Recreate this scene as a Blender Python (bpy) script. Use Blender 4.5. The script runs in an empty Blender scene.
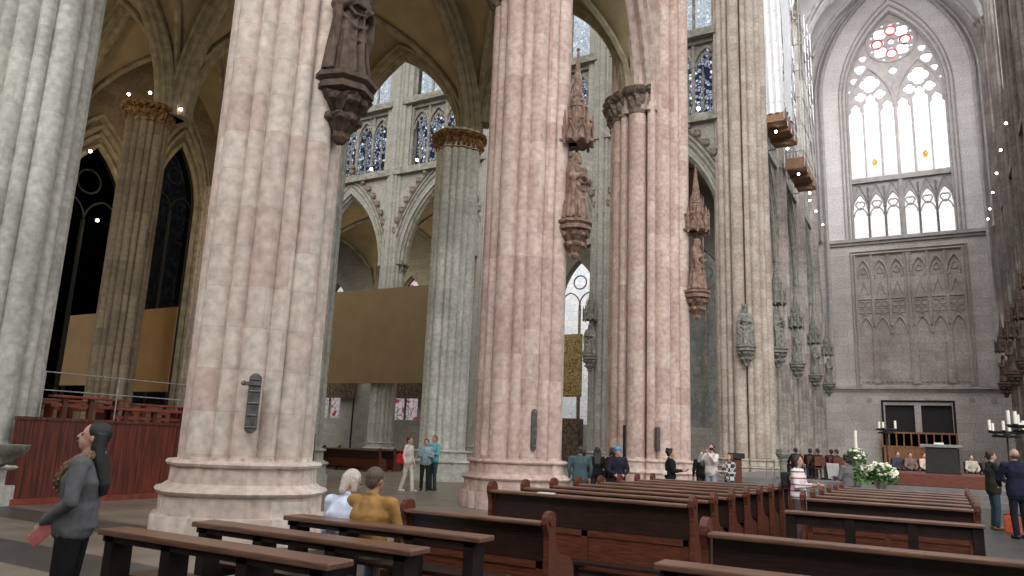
import bpy, bmesh, math, random
from mathutils import Vector, Matrix
random.seed(7)
PI = math.pi
R = math.radians
scn = bpy.context.scene
COL = scn.collection

# ------------------------------------------------------------------ materials
def _nt(name):
    m = bpy.data.materials.new(name); m.use_nodes = True
    nt = m.node_tree
    b = nt.nodes['Principled BSDF']
    return m, nt, b

def stone(name, c1, c2, mortar=(.25, .22, .2), bw=.85, bh=.48, patch=(.3, .28, .25), patch_amt=.35, uv=True, rough=.85, noise_scale=.5, msize=.007, bump=.2):
    m, nt, b = _nt(name)
    N, L = nt.nodes.new, nt.links.new
    tc = N('ShaderNodeTexCoord')
    br = N('ShaderNodeTexBrick')
    br.inputs['Color1'].default_value = (*c1, 1); br.inputs['Color2'].default_value = (*c2, 1)
    mortar = [m_ * .45 + .55 * (a_ + b_) / 2 for m_, a_, b_ in zip(mortar, c1, c2)]
    br.inputs['Mortar'].default_value = (*mortar, 1)
    br.inputs['Scale'].default_value = 1; br.inputs['Mortar Size'].default_value = msize
    br.inputs['Mortar Smooth'].default_value = .4
    br.inputs['Brick Width'].default_value = bw; br.inputs['Row Height'].default_value = bh
    br.inputs['Bias'].default_value = -.15
    L(tc.outputs['UV'], br.inputs['Vector'])
    n1 = N('ShaderNodeTexNoise'); n1.inputs['Scale'].default_value = noise_scale; n1.inputs['Detail'].default_value = 6
    n1.inputs['Roughness'].default_value = .62
    L(tc.outputs['Object'], n1.inputs['Vector'])
    r1 = N('ShaderNodeValToRGB'); r1.color_ramp.elements[0].position = .42; r1.color_ramp.elements[1].position = .68
    r1.color_ramp.elements[1].color = (patch_amt,) * 3 + (1,); r1.color_ramp.elements[0].color = (0, 0, 0, 1)
    L(n1.outputs['Fac'], r1.inputs['Fac'])
    mx = N('ShaderNodeMix'); mx.data_type = 'RGBA'
    L(r1.outputs['Color'], mx.inputs['Factor']); L(br.outputs['Color'], mx.inputs['A'])
    mx.inputs['B'].default_value = (*patch, 1)
    n2 = N('ShaderNodeTexNoise'); n2.inputs['Scale'].default_value = 7; n2.inputs['Detail'].default_value = 5
    L(tc.outputs['Object'], n2.inputs['Vector'])
    mr = N('ShaderNodeMapRange'); mr.inputs['To Min'].default_value = .78; mr.inputs['To Max'].default_value = 1.2
    mr.inputs['From Min'].default_value = .3; mr.inputs['From Max'].default_value = .7
    L(n2.outputs['Fac'], mr.inputs['Value'])
    mu = N('ShaderNodeVectorMath'); mu.operation = 'SCALE'
    L(mx.outputs['Result'], mu.inputs[0]); L(mr.outputs['Result'], mu.inputs['Scale'])
    L(mu.outputs['Vector'], b.inputs['Base Color'])
    b.inputs['Roughness'].default_value = rough
    b.inputs['Specular IOR Level'].default_value = .25
    bp = N('ShaderNodeBump'); bp.inputs['Strength'].default_value = bump; bp.inputs['Distance'].default_value = .02
    ad = N('ShaderNodeMath'); ad.operation = 'SUBTRACT'
    L(n2.outputs['Fac'], ad.inputs[0]); L(br.outputs['Fac'], ad.inputs[1])
    L(ad.outputs[0], bp.inputs['Height']); L(bp.outputs['Normal'], b.inputs['Normal'])
    return m

def plain(name, col, rough=.6, metal=0, var=.25, scale=12, bump=0, spec=.5, stretch=None, col2=None):
    m, nt, b = _nt(name)
    N, L = nt.nodes.new, nt.links.new
    tc = N('ShaderNodeTexCoord'); n = N('ShaderNodeTexNoise')
    n.inputs['Scale'].default_value = scale; n.inputs['Detail'].default_value = 4
    if stretch:
        mp = N('ShaderNodeMapping'); mp.inputs['Scale'].default_value = stretch
        L(tc.outputs['Object'], mp.inputs['Vector']); L(mp.outputs['Vector'], n.inputs['Vector'])
    else:
        L(tc.outputs['Object'], n.inputs['Vector'])
    rp = N('ShaderNodeValToRGB')
    rp.color_ramp.elements[0].position = .35; rp.color_ramp.elements[1].position = .65
    rp.color_ramp.elements[0].color = (*[c * (1 - var) for c in col], 1)
    c2 = col2 or [min(1, c * (1 + var)) for c in col]
    rp.color_ramp.elements[1].color = (*c2, 1)
    L(n.outputs['Fac'], rp.inputs['Fac']); L(rp.outputs['Color'], b.inputs['Base Color'])
    b.inputs['Roughness'].default_value = rough; b.inputs['Metallic'].default_value = metal
    b.inputs['Specular IOR Level'].default_value = spec
    if bump:
        bp = N('ShaderNodeBump'); bp.inputs['Strength'].default_value = bump; bp.inputs['Distance'].default_value = .01
        L(n.outputs['Fac'], bp.inputs['Height']); L(bp.outputs['Normal'], b.inputs['Normal'])
    return m

def glow(name, col, s):
    m, nt, b = _nt(name)
    b.inputs['Base Color'].default_value = (*col, 1)
    b.inputs['Emission Color'].default_value = (*col, 1); b.inputs['Emission Strength'].default_value = s
    return m

def glass(name, col, colb=None, cell=3., lead=.06, colc=None, dk=.25):
    """leaded window glass: tinted transparent quarries with dark lead lines"""
    m, nt, b = _nt(name)
    N, L = nt.nodes.new, nt.links.new
    out = [n for n in nt.nodes if n.type == 'OUTPUT_MATERIAL'][0]
    nt.nodes.remove(b)
    tc = N('ShaderNodeTexCoord')
    vo = N('ShaderNodeTexVoronoi'); vo.inputs['Scale'].default_value = cell; vo.feature = 'F1'
    L(tc.outputs['Object'], vo.inputs['Vector'])
    sep = N('ShaderNodeSeparateColor'); L(vo.outputs['Color'], sep.inputs[0])
    rp = N('ShaderNodeValToRGB'); rp.color_ramp.interpolation = 'CONSTANT'
    rp.color_ramp.elements[0].color = (*col, 1)
    rp.color_ramp.elements[1].position = .6; rp.color_ramp.elements[1].color = (*(colb or col), 1)
    if colc:
        e = rp.color_ramp.elements.new(.85); e.color = (*colc, 1)
    L(sep.outputs[0], rp.inputs['Fac'])
    ve = N('ShaderNodeTexVoronoi'); ve.feature = 'DISTANCE_TO_EDGE'; ve.inputs['Scale'].default_value = cell
    L(tc.outputs['Object'], ve.inputs['Vector'])
    gt = N('ShaderNodeMath'); gt.operation = 'GREATER_THAN'; gt.inputs[1].default_value = lead
    L(ve.outputs['Distance'], gt.inputs[0])
    mx = N('ShaderNodeMix'); mx.data_type = 'RGBA'
    mx.inputs['A'].default_value = (dk * col[0], dk * col[1], dk * col[2], 1)
    L(gt.outputs[0], mx.inputs['Factor']); L(rp.outputs['Color'], mx.inputs['B'])
    tr = N('ShaderNodeBsdfTransparent'); L(mx.outputs['Result'], tr.inputs['Color'])
    L(tr.outputs[0], out.inputs['Surface'])
    return m

M = {}
M['pink'] = stone('pink_limestone', (.62, .545, .485), (.53, .40, .355), mortar=(.40, .32, .29), patch=(.40, .36, .32), bw=.8, bh=.62, patch_amt=.45)
M['pink2'] = stone('rose_limestone', (.62, .49, .44), (.44, .30, .27), mortar=(.38, .28, .26), patch=(.50, .40, .36), bw=.8, bh=.62, patch_amt=.45)
M['green1'] = stone('pale_green_limestone', (.60, .61, .56), (.48, .49, .445), mortar=(.40, .40, .36), patch=(.26, .27, .24), bw=.8, bh=.62, patch_amt=.6)
M['green'] = stone('grey_green_limestone', (.40, .40, .355), (.30, .30, .265), mortar=(.30, .30, .27), patch=(.20, .21, .19), bw=.8, bh=.62, patch_amt=.6)
M['pale'] = stone('pale_grey_limestone', (.33, .325, .285), (.26, .25, .22), mortar=(.3, .29, .26), patch=(.3, .29, .26), bw=.9, bh=.5, patch_amt=.4)
M['brown'] = stone('brown_trachyte', (.27, .215, .145), (.16, .12, .085), mortar=(.14, .12, .09), patch=(.17, .14, .10), bw=.8, bh=.62, patch_amt=.5)
M['brown2'] = stone('sooty_brown_stone', (.22, .19, .17), (.14, .115, .10), mortar=(.1, .09, .08), patch=(.07, .06, .055), bw=.8, bh=.62, patch_amt=.6)  # dark brown blocks with near-black random patches
M['tan2'] = stone('streaked_grey_stone', (.42, .38, .34), (.27, .235, .21), mortar=(.18, .16, .14), patch=(.11, .095, .085), bw=.8, bh=.9, patch_amt=.7)
M['tan'] = stone('tan_limestone', (.50, .44, .385), (.36, .295, .25), mortar=(.26, .22, .19), patch=(.27, .22, .18), bw=.9, bh=.5, patch_amt=.5)
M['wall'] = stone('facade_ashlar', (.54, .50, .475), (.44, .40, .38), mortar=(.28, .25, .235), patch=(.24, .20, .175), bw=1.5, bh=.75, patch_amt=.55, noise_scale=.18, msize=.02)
M['wall_hi'] = stone('facade_ashlar_pale', (.70, .67, .66), (.62, .585, .575), mortar=(.46, .43, .41), patch=(.45, .40, .38), bw=1.5, bh=.75, patch_amt=.45, noise_scale=.18, msize=.015)  # paler copy of the facade stone, window glare put into its colour
M['panel'] = stone('weathered_blind_panel', (.42, .38, .35), (.34, .30, .275), mortar=(.26, .22, .20), patch=(.24, .185, .155), bw=1.2, bh=.75, patch_amt=.7, noise_scale=.4, msize=.02)
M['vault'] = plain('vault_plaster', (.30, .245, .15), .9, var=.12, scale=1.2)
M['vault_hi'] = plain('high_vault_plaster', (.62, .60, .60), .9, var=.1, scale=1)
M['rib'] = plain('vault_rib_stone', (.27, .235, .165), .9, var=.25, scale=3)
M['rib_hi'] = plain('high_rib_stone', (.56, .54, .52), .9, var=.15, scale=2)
M['rib_pale'] = plain('pale_moulding_stone', (.235, .225, .19), .9, var=.3, scale=3)
M['rib_win'] = plain('window_tracery_stone', (.50, .455, .445), .9, var=.12, scale=2)  # stone lightened so the bloom around the great window is in its colour
M['trac'] = plain('grey_tracery_stone', (.36, .335, .32), .9, var=.15, scale=2)
M['pinkplain'] = plain('rose_moulding_stone', (.50, .40, .36), .85, var=.25, scale=3)
M['capital'] = plain('carved_capital_stone', (.20, .16, .13), .85, var=.45, scale=9, bump=.5)
M['capital_gold'] = plain('gilded_capital_stone', (.16, .075, .03), .6, var=.6, scale=9, bump=.5, col2=(.36, .19, .06))
M['statue'] = plain('statue_sandstone', (.085, .055, .040), .8, var=.35, scale=7, bump=.4)
M['statue_pink'] = plain('statue_rose_stone', (.225, .145, .112), .8, var=.4, scale=7, bump=.4)
M['statue_green'] = plain('statue_grey_stone', (.19, .19, .165), .85, var=.35, scale=7, bump=.4)
M['wood'] = plain('dark_pew_oak', (.024, .009, .006), .38, var=.5, scale=4, stretch=(1.2, 14, 14), spec=.5)
M['wood_top'] = plain('worn_pew_ledge', (.13, .058, .034), .36, var=.4, scale=4, stretch=(1, 16, 16), spec=.9)
M['wood_red'] = plain('reddish_pew_wood', (.10, .027, .013), .42, var=.4, scale=4, stretch=(1.2, 12, 12))
M['wood_black'] = plain('black_pew_wood', (.012, .007, .006), .6, var=.5, scale=4, spec=.2)
M['mahogany'] = plain('mahogany_boards', (.085, .016, .009), .42, var=.45, scale=3, stretch=(6, 6, .4), col2=(.17, .032, .016))
M['stall'] = plain('red_stall_wood', (.22, .045, .025), .35, var=.3, scale=5)
M['floor_dark'] = plain('dark_metal', (.05, .05, .052), .5, metal=.6)
M['bronze'] = plain('bronze_plaque', (.13, .125, .12), .45, metal=.7, var=.3)
M['iron'] = plain('wrought_iron', (.02, .02, .02), .55, metal=.5)
M['candle'] = plain('candle_wax', (.85, .82, .74), .5, var=.05)
M['board'] = plain('brown_board', (.13, .082, .032), .8, var=.08, scale=.8)
M['ochre'] = plain('ochre_board', (.36, .20, .075), .8, var=.1, scale=.8)
M['ochre2'] = plain('pale_ochre_board', (.34, .23, .12), .8, var=.1, scale=.8)
M['lamp'] = glow('lamp_glow', (1, .93, .82), 14)
M['silver'] = plain('galvanised_tube', (.45, .45, .47), .35, metal=.9)
M['sheet'] = plain('white_sheeting', (.80, .82, .86), .7, var=.06, scale=2, bump=.3)
M['plank'] = plain('scaffold_plank', (.28, .15, .085), .7, var=.3, scale=3, stretch=(1, 8, 8))
M['altar'] = plain('altar_black_stone', (.011, .012, .010), .7, var=.4, scale=9)
M['altar_top'] = plain('altar_slab', (.22, .22, .22), .35, var=.2)
M['paper'] = plain('paper', (.75, .74, .74), .7, var=.05)
M['linen'] = plain('white_altar_linen', (.8, .8, .78), .7, var=.04)
M['leaf'] = plain('foliage', (.06, .14, .03), .6, var=.5, scale=20)
M['petal'] = plain('white_petals', (.82, .80, .68), .6, var=.1, scale=20)
M['doorwood'] = plain('portal_oak', (.30, .13, .05), .5, var=.25, scale=3, stretch=(6, 6, .6))
M['dark'] = plain('dark_opening', (.016, .015, .015), .8, var=.2)
M['gold'] = plain('gilded_relief', (.30, .19, .06), .5, metal=.3, var=.6, scale=8, col2=(.50, .36, .15))
M['painting'] = plain('dark_painting', (.05, .04, .03), .6, var=.7, scale=4, col2=(.16, .10, .06))
M['platform'] = plain('platform_stone', (.16, .15, .145), .6, var=.2, scale=3)
M['carpet'] = plain('red_podium_boards', (.13, .032, .016), .5, var=.3, scale=3, stretch=(1, 6, 10))
M['brass'] = plain('brass', (.55, .42, .22), .3, metal=.9)
M['silverware'] = plain('polished_silver', (.6, .6, .6), .25, metal=1)
M['g_clear'] = glass('clear_leaded_glass', (1, 1, 1), (.93, .96, 1), cell=2.2, lead=.015, dk=.8)
M['g_low'] = glass('pale_patterned_glass', (1, 1, 1), (.96, .97, .97), cell=3, lead=.02, dk=.85)
M['g_red'] = glass('red_glass', (.95, .40, .38), (.9, .2, .2), cell=3, lead=.03)
M['g_gold'] = glass('amber_glass', (.95, .78, .35), (.9, .65, .2), cell=3, lead=.03)
M['g_blue'] = glass('blue_grey_leaded_glass', (.46, .50, .58), (.13, .13, .19), cell=4.5, lead=.09, colc=(.75, .78, .82))
M['g_blue2'] = glass('cool_leaded_glass', (.60, .64, .68), (.52, .57, .63), cell=5.0, lead=.04, colc=(.72, .75, .77), dk=.7)
M['g_night'] = glass('dusky_glass', (.035, .037, .042), (.02, .02, .026), cell=3, lead=.08)
M['g_haze'] = glass('veiled_glass', (.17, .18, .20), (.12, .13, .145), cell=5, lead=.05, dk=.5)
M['g_side'] = glass('pale_side_glass', (.9, .92, .95), cell=2., lead=.03, dk=.6)
M['g_stain'] = glass('stained_glass', (.92, .86, .88), (.85, .8, .85), cell=2.2, lead=.03, colc=(.75, .25, .3), dk=.5)

# floor material: big slabs with bands
def floor_mat():
    m, nt, b = _nt('stone_floor')
    N, L = nt.nodes.new, nt.links.new
    tc = N('ShaderNodeTexCoord')
    br = N('ShaderNodeTexBrick'); br.inputs['Scale'].default_value = 1
    br.inputs['Brick Width'].default_value = 1.1; br.inputs['Row Height'].default_value = .75
    br.inputs['Color1'].default_value = (.215, .18, .145, 1); br.inputs['Color2'].default_value = (.17, .14, .115, 1)
    br.inputs['Mortar'].default_value = (.10, .09, .08, 1); br.inputs['Mortar Size'].default_value = .012
    L(tc.outputs['Object'], br.inputs['Vector'])
    br2 = N('ShaderNodeTexBrick'); br2.inputs['Scale'].default_value = 1
    br2.inputs['Brick Width'].default_value = 1.1; br2.inputs['Row Height'].default_value = .75
    br2.inputs['Color1'].default_value = (.066, .064, .062, 1); br2.inputs['Color2'].default_value = (.048, .047, .046, 1)
    br2.inputs['Mortar'].default_value = (.05, .05, .05, 1); br2.inputs['Mortar Size'].default_value = .012
    L(tc.outputs['Object'], br2.inputs['Vector'])
    sp = N('ShaderNodeSeparateXYZ'); L(tc.outputs['Object'], sp.inputs[0])
    # broad dark bands across the nave, every 2.25 m
    md = N('ShaderNodeMath'); md.operation = 'PINGPONG'; md.inputs[1].default_value = 1.1
    L(sp.outputs['Y'], md.inputs[0])
    g = N('ShaderNodeMath'); g.operation = 'GREATER_THAN'; g.inputs[1].default_value = .62; L(md.outputs[0], g.inputs[0])
    # aisle zone (x < -11.3) is plain tan
    g2 = N('ShaderNodeMath'); g2.operation = 'LESS_THAN'; g2.inputs[1].default_value = 9.2; L(sp.outputs['Y'], g2.inputs[0])
    gx = N('ShaderNodeMath'); gx.operation = 'GREATER_THAN'; gx.inputs[1].default_value = -8.2; L(sp.outputs['X'], gx.inputs[0])
    a1 = N('ShaderNodeMath'); a1.operation = 'MULTIPLY'; L(g.outputs[0], a1.inputs[0]); L(g2.outputs[0], a1.inputs[1])
    gy = N('ShaderNodeMath'); gy.operation = 'GREATER_THAN'; gy.inputs[1].default_value = -6.6; L(sp.outputs['X'], gy.inputs[0])
    a2 = N('ShaderNodeMath'); a2.operation = 'MAXIMUM'; L(a1.outputs[0], a2.inputs[0]); L(gy.outputs[0], a2.inputs[1])
    mx = N('ShaderNodeMix'); mx.data_type = 'RGBA'
    L(a2.outputs[0], mx.inputs['Factor']); L(br.outputs['Color'], mx.inputs['A']); L(br2.outputs['Color'], mx.inputs['B'])
    n = N('ShaderNodeTexNoise'); n.inputs['Scale'].default_value = 1.2; n.inputs['Detail'].default_value = 6
    L(tc.outputs['Object'], n.inputs['Vector'])
    mr = N('ShaderNodeMapRange'); mr.inputs['To Min'].default_value = .7; mr.inputs['To Max'].default_value = 1.25
    mr.inputs['From Min'].default_value = .3; mr.inputs['From Max'].default_value = .7
    L(n.outputs['Fac'], mr.inputs['Value'])
    mu = N('ShaderNodeVectorMath'); mu.operation = 'SCALE'
    L(mx.outputs['Result'], mu.inputs[0]); L(mr.outputs['Result'], mu.inputs['Scale'])
    L(mu.outputs['Vector'], b.inputs['Base Color'])
    b.inputs['Roughness'].default_value = .42
    return m
M['floor'] = floor_mat()

_cloth = {}
def cloth(col, rough=.85, kind=None):
    k = (tuple(col), kind)
    if k in _cloth: return _cloth[k]
    if kind == 'plaid':
        m, nt, b = _nt('plaid_cloth')
        N, L = nt.nodes.new, nt.links.new
        tc = N('ShaderNodeTexCoord'); c = N('ShaderNodeTexChecker'); c.inputs['Scale'].default_value = 9
        c.inputs['Color1'].default_value = (.6, .58, .58, 1); c.inputs['Color2'].default_value = (.05, .05, .06, 1)
        L(tc.outputs['Object'], c.inputs['Vector']); L(c.outputs['Color'], b.inputs['Base Color'])
        b.inputs['Roughness'].default_value = .9
    elif kind == 'stripe':
        m, nt, b = _nt('striped_cloth')
        N, L = nt.nodes.new, nt.links.new
        tc = N('ShaderNodeTexCoord'); sp = N('ShaderNodeSeparateXYZ'); L(tc.outputs['Object'], sp.inputs[0])
        pp = N('ShaderNodeMath'); pp.operation = 'PINGPONG'; pp.inputs[1].default_value = .055; L(sp.outputs['Z'], pp.inputs[0])
        g = N('ShaderNodeMath'); g.operation = 'GREATER_THAN'; g.inputs[1].default_value = .042; L(pp.outputs[0], g.inputs[0])
        mx = N('ShaderNodeMix'); mx.data_type = 'RGBA'; L(g.outputs[0], mx.inputs['Factor'])
        mx.inputs['A'].default_value = (.75, .70, .72, 1); mx.inputs['B'].default_value = (.35, .12, .12, 1)
        L(mx.outputs['Result'], b.inputs['Base Color']); b.inputs['Roughness'].default_value = .9
    else:
        m = plain('cloth', col, rough, var=.18, scale=9, bump=.15, spec=.2)
    _cloth[k] = m
    return m
SKIN = plain('skin', (.46, .27, .20), .55, var=.08, scale=8)
SKIN2 = plain('skin_tan', (.34, .19, .13), .55, var=.08, scale=8)

# ------------------------------------------------------------------ helpers
def link(o, parent=None):
    COL.objects.link(o)
    if parent is not None: o.parent = parent
    return o

def boxuv(bm, s=1.0):
    uv = bm.loops.layers.uv.verify()
    for f in bm.faces:
        n = f.normal
        ax = max(range(3), key=lambda i: abs(n[i]))
        for l in f.loops:
            c = l.vert.co
            l[uv].uv = ((c.y, c.z) if ax == 0 else (c.x, c.z) if ax == 1 else (c.x, c.y))

def obj(name, bm, mat, parent=None, smooth=False, uv=None, loc=None):
    bm.normal_update()
    if uv is None: boxuv(bm)
    me = bpy.data.meshes.new(name); bm.to_mesh(me); bm.free()
    if smooth:
        for p in me.polygons: p.use_smooth = True
        try: me.set_sharp_from_angle(angle=R(40))
        except Exception: pass
    for mm in (mat if isinstance(mat, (list, tuple)) else [mat]): me.materials.append(mm)
    o = bpy.data.objects.new(name, me)
    if loc: o.location = loc
    return link(o, parent)

def tag(o, label=None, cat=None, group=None):
    if label: o['label'] = label
    if cat: o['category'] = cat
    if group: o['group'] = group
    return o

def thing(name, label, cat, loc=(0, 0, 0), rz=0, group=None):
    o = bpy.data.objects.new(name, None); link(o)
    o.empty_display_size = .2
    o.location = loc; o.rotation_euler = (0, 0, rz)
    return tag(o, label, cat, group)

def struct(o):
    o['kind'] = 'structure'; return o

def box(bm, x0, x1, y0, y1, z0, z1, mat=None):
    v = [bm.verts.new(p) for p in ((x0, y0, z0), (x1, y0, z0), (x1, y1, z0), (x0, y1, z0), (x0, y0, z1), (x1, y0, z1), (x1, y1, z1), (x0, y1, z1))]
    for idx in ((0, 3, 2, 1), (4, 5, 6, 7), (0, 1, 5, 4), (1, 2, 6, 5), (2, 3, 7, 6), (3, 0, 4, 7)):
        bm.faces.new([v[i] for i in idx])
    return v

def bevel(bm, w=.01, seg=2):
    bmesh.ops.bevel(bm, geom=[e for e in bm.edges], offset=w, segments=seg, affect='EDGES', clamp_overlap=True, profile=.6)

def tube(bm, pts, rad, n=8, closed=False, cap=True, squash=None):
    """swept round tube; rad number or list"""
    P = [Vector(p) for p in pts]; K = len(P)
    if not hasattr(rad, '__len__'): rad = [rad] * K
    rings = []; prev = None
    for i in range(K):
        if closed: t = P[(i + 1) % K] - P[i - 1]
        else: t = P[min(i + 1, K - 1)] - P[max(i - 1, 0)]
        if t.length < 1e-9: t = Vector((0, 0, 1))
        t.normalize()
        if prev is None:
            a = Vector((0, 0, 1)) if abs(t.z) < .9 else Vector((1, 0, 0))
            u = t.cross(a).normalized()
        else:
            u = (prev - t * prev.dot(t))
            u = u.normalized() if u.length > 1e-6 else t.orthogonal().normalized()
        prev = u; w = t.cross(u)
        r = rad[i]; s = squash or 1
        rings.append([bm.verts.new(P[i] + u * (math.cos(2 * PI * k / n) * r) + w * (math.sin(2 * PI * k / n) * r * s)) for k in range(n)])
    m = K if closed else K - 1
    for i in range(m):
        a, b = rings[i], rings[(i + 1) % K]
        for k in range(n):
            bm.faces.new((a[k], a[(k + 1) % n], b[(k + 1) % n], b[k]))
    if cap and not closed:
        bm.faces.new(rings[0][::-1]); bm.faces.new(rings[-1])
    return rings

def lathe(bm, prof, n=24, cx=0, cy=0, bumps=None):
    rings = []
    for r, z in prof:
        ring = []
        for k in range(n):
            a = 2 * PI * k / n
            rr = r * (1 + (bumps(a, z) if bumps else 0))
            ring.append(bm.verts.new((cx + rr * math.cos(a), cy + rr * math.sin(a), z)))
        rings.append(ring)
    for i in range(len(rings) - 1):
        a, b = rings[i], rings[i + 1]
        for k in range(n):
            bm.faces.new((a[k], a[(k + 1) % n], b[(k + 1) % n], b[k]))
    bm.faces.new(rings[0][::-1]); bm.faces.new(rings[-1])

def prism(bm, poly, axis, a0, a1):
    """extrude 2D poly; axis 'x': poly=(y,z); 'y': poly=(x,z); 'z': poly=(x,y)"""
    def P(p, a):
        return (a, p[0], p[1]) if axis == 'x' else (p[0], a, p[1]) if axis == 'y' else (p[0], p[1], a)
    A = [bm.verts.new(P(p, a0)) for p in poly]; B = [bm.verts.new(P(p, a1)) for p in poly]
    n = len(poly)
    fs = [bm.faces.new(A), bm.faces.new(B[::-1])]
    for i in range(n):
        bm.faces.new((A[i], B[i], B[(i + 1) % n], A[(i + 1) % n]))
    for f in fs: f.normal_update()
    bmesh.ops.triangulate(bm, faces=[f for f in fs if len(f.verts) > 4], ngon_method='EAR_CLIP')

def ball(bm, c, r, sx=1, sy=1, sz=1, sub=2, mat=None):
    m = Matrix.Translation(c) @ Matrix.Diagonal((sx, sy, sz, 1))
    if mat is not None: m = Matrix.Translation(c) @ mat @ Matrix.Diagonal((sx, sy, sz, 1))
    bmesh.ops.create_icosphere(bm, subdivisions=sub, radius=r, matrix=m)

def fixn(bm): bmesh.ops.recalc_face_normals(bm, faces=bm.faces[:])

def arch(s, h, n=16):
    """pointed arch curve (u,z), span s, rise h, springing at 0"""
    Rr = (h * h + s * s / 4) / s
    cx = -s / 2 + Rr
    a1 = math.atan2(h, -cx)
    out = []
    for i in range(n + 1):
        a = PI + (a1 - PI) * i / n
        out.append((cx + Rr * math.cos(a), Rr * math.sin(a)))
    return out + [(-u, z) for u, z in out[-2::-1]]

def FR(kind, c):
    """frame: (u, z, w) -> world. kind 'Y': wall in the plane Y=c, u is X"""
    if kind == 'Y': return lambda u, z, w: (u, c + w, z)
    return lambda u, z, w: (c + w, u, z)

def plate(bm, fr, poly, w0, w1):
    A = [bm.verts.new(fr(u, z, w0)) for u, z in poly]; B = [bm.verts.new(fr(u, z, w1)) for u, z in poly]
    n = len(poly)
    fs = [bm.faces.new(A), bm.faces.new(B[::-1])]
    for i in range(n):
        bm.faces.new((A[i], B[i], B[(i + 1) % n], A[(i + 1) % n]))
    for f in fs: f.normal_update()
    bmesh.ops.triangulate(bm, faces=[f for f in fs if len(f.verts) > 4], ngon_method='EAR_CLIP')

def wallarch(bm, fr, u0, u1, z0, z1, uc, half, zs, h, w0, w1, n=14):
    """solid bay between u0..u1, z0..z1 with a pointed opening running down to z0"""
    a = [(uc + u, zs + z) for u, z in arch(2 * half, h, n)]
    poly = [(u0, z0), (uc - half, z0)] + a + [(uc + half, z0), (u1, z0), (u1, z1), (u0, z1)]
    # drop duplicates
    p2 = [poly[0]]
    for p in poly[1:]:
        if math.hypot(p[0] - p2[-1][0], p[1] - p2[-1][1]) > 1e-4: p2.append(p)
    plate(bm, fr, p2, w0, w1)

def plate_h(bm, fr, outer, holes, w0, w1):
    """flat slab with cut-out openings"""
    from mathutils.geometry import tessellate_polygon
    loops = [outer] + holes
    flat = [q for l in loops for q in l]
    tri = tessellate_polygon([[Vector((u, z, 0)) for u, z in l] for l in loops])
    A = [bm.verts.new(fr(u, z, w0)) for u, z in flat]; B = [bm.verts.new(fr(u, z, w1)) for u, z in flat]
    for t in tri:
        if len(set(t)) == 3:
            try: bm.faces.new([A[i] for i in t]); bm.faces.new([B[i] for i in t][::-1])
            except ValueError: pass
    k = 0
    for l in loops:
        n = len(l)
        for i in range(n):
            a, b = k + i, k + (i + 1) % n
            bm.faces.new((A[a], B[a], B[b], A[b]))
        k += n

def foil(uc, zc, r, n, ph=0, depth=.28, N=40):
    out = []
    for k in range(N):
        a = 2 * PI * k / N
        rr = r * (1 - depth + depth * abs(math.sin(n * (a - ph) / 2)) ** .6)
        out.append((uc + rr * math.cos(a), zc + rr * math.sin(a)))
    return out

def archpath(fr, uc, half, zs, h, w, z0=None, n=14):
    a = [(uc + u, zs + z) for u, z in arch(2 * half, h, n)]
    if z0 is not None: a = [(uc - half, z0)] + a + [(uc + half, z0)]
    return [fr(u, z, w) for u, z in a]

def circpath(fr, uc, zc, r, w, n=24, foils=0, depth=.0, ph=0):
    out = []
    for k in range(n):
        a = 2 * PI * k / n
        rr = r
        if foils: rr = r * (1 - depth + depth * abs(math.sin(foils * (a + ph) / 2)) ** .6)
        out.append(fr(uc + rr * math.cos(a), zc + rr * math.sin(a), w))
    return out

# ------------------------------------------------------------------ clustered piers
def profile(shafts, core, n):
    out = []
    for k in range(n):
        a = 2 * PI * k / n
        best = core
        for (sa, d, r) in shafts:
            da = a - sa
            x = d * math.cos(da); q = r * r - (d * math.sin(da)) ** 2
            if q > 0 and x > 0: best = max(best, x + math.sqrt(q))
        out.append(best)
    return out

def cluster(scale=1., big=.24, small=.12, ph=0.):
    s = []
    for i in range(4):
        q = ph + i * PI / 2
        s.append((q, .88 * scale, big * scale))
        for d in (-1, 1): s.append((q + d * R(23.5), .93 * scale, small * scale))
        s.append((q + PI / 4, .85 * scale, .20 * scale))
    return s, .70 * scale

def smoothprof(p, off, w=6):
    n = len(p)
    # dilate then polygonal smooth so the plinth follows the shafts loosely
    q = [max(p[(i + j) % n] for j in range(-w, w + 1)) for i in range(n)]
    return [(.35 * p[i] + .65 * q[i]) + off for i in range(n)]

def pier_rings(bm, levels, n, uvl, ang=None):
    """levels: list of (z, radii)"""
    rings = []
    for z, rad in levels:
        rings.append([bm.verts.new((rad[k] * math.cos(2 * PI * k / n), rad[k] * math.sin(2 * PI * k / n), z)) for k in range(n)])
    per = [0]
    r0 = levels[-1][1]
    for k in range(n):
        k2 = (k + 1) % n
        a, b = 2 * PI * k / n, 2 * PI * (k + 1) / n
        per.append(per[-1] + math.hypot(r0[k] * math.cos(a) - r0[k2] * math.cos(b), r0[k] * math.sin(a) - r0[k2] * math.sin(b)))
    for i in range(len(rings) - 1):
        for k in range(n):
            f = bm.faces.new((rings[i][k], rings[i][(k + 1) % n], rings[i + 1][(k + 1) % n], rings[i + 1][k]))
            z0, z1 = levels[i][0], levels[i + 1][0]
            for l, (u, v) in zip(f.loops, ((per[k], z0), (per[k + 1], z0), (per[k + 1], z1), (per[k], z1))):
                l[uvl].uv = (u, v)
    bm.faces.new(rings[-1])

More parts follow.
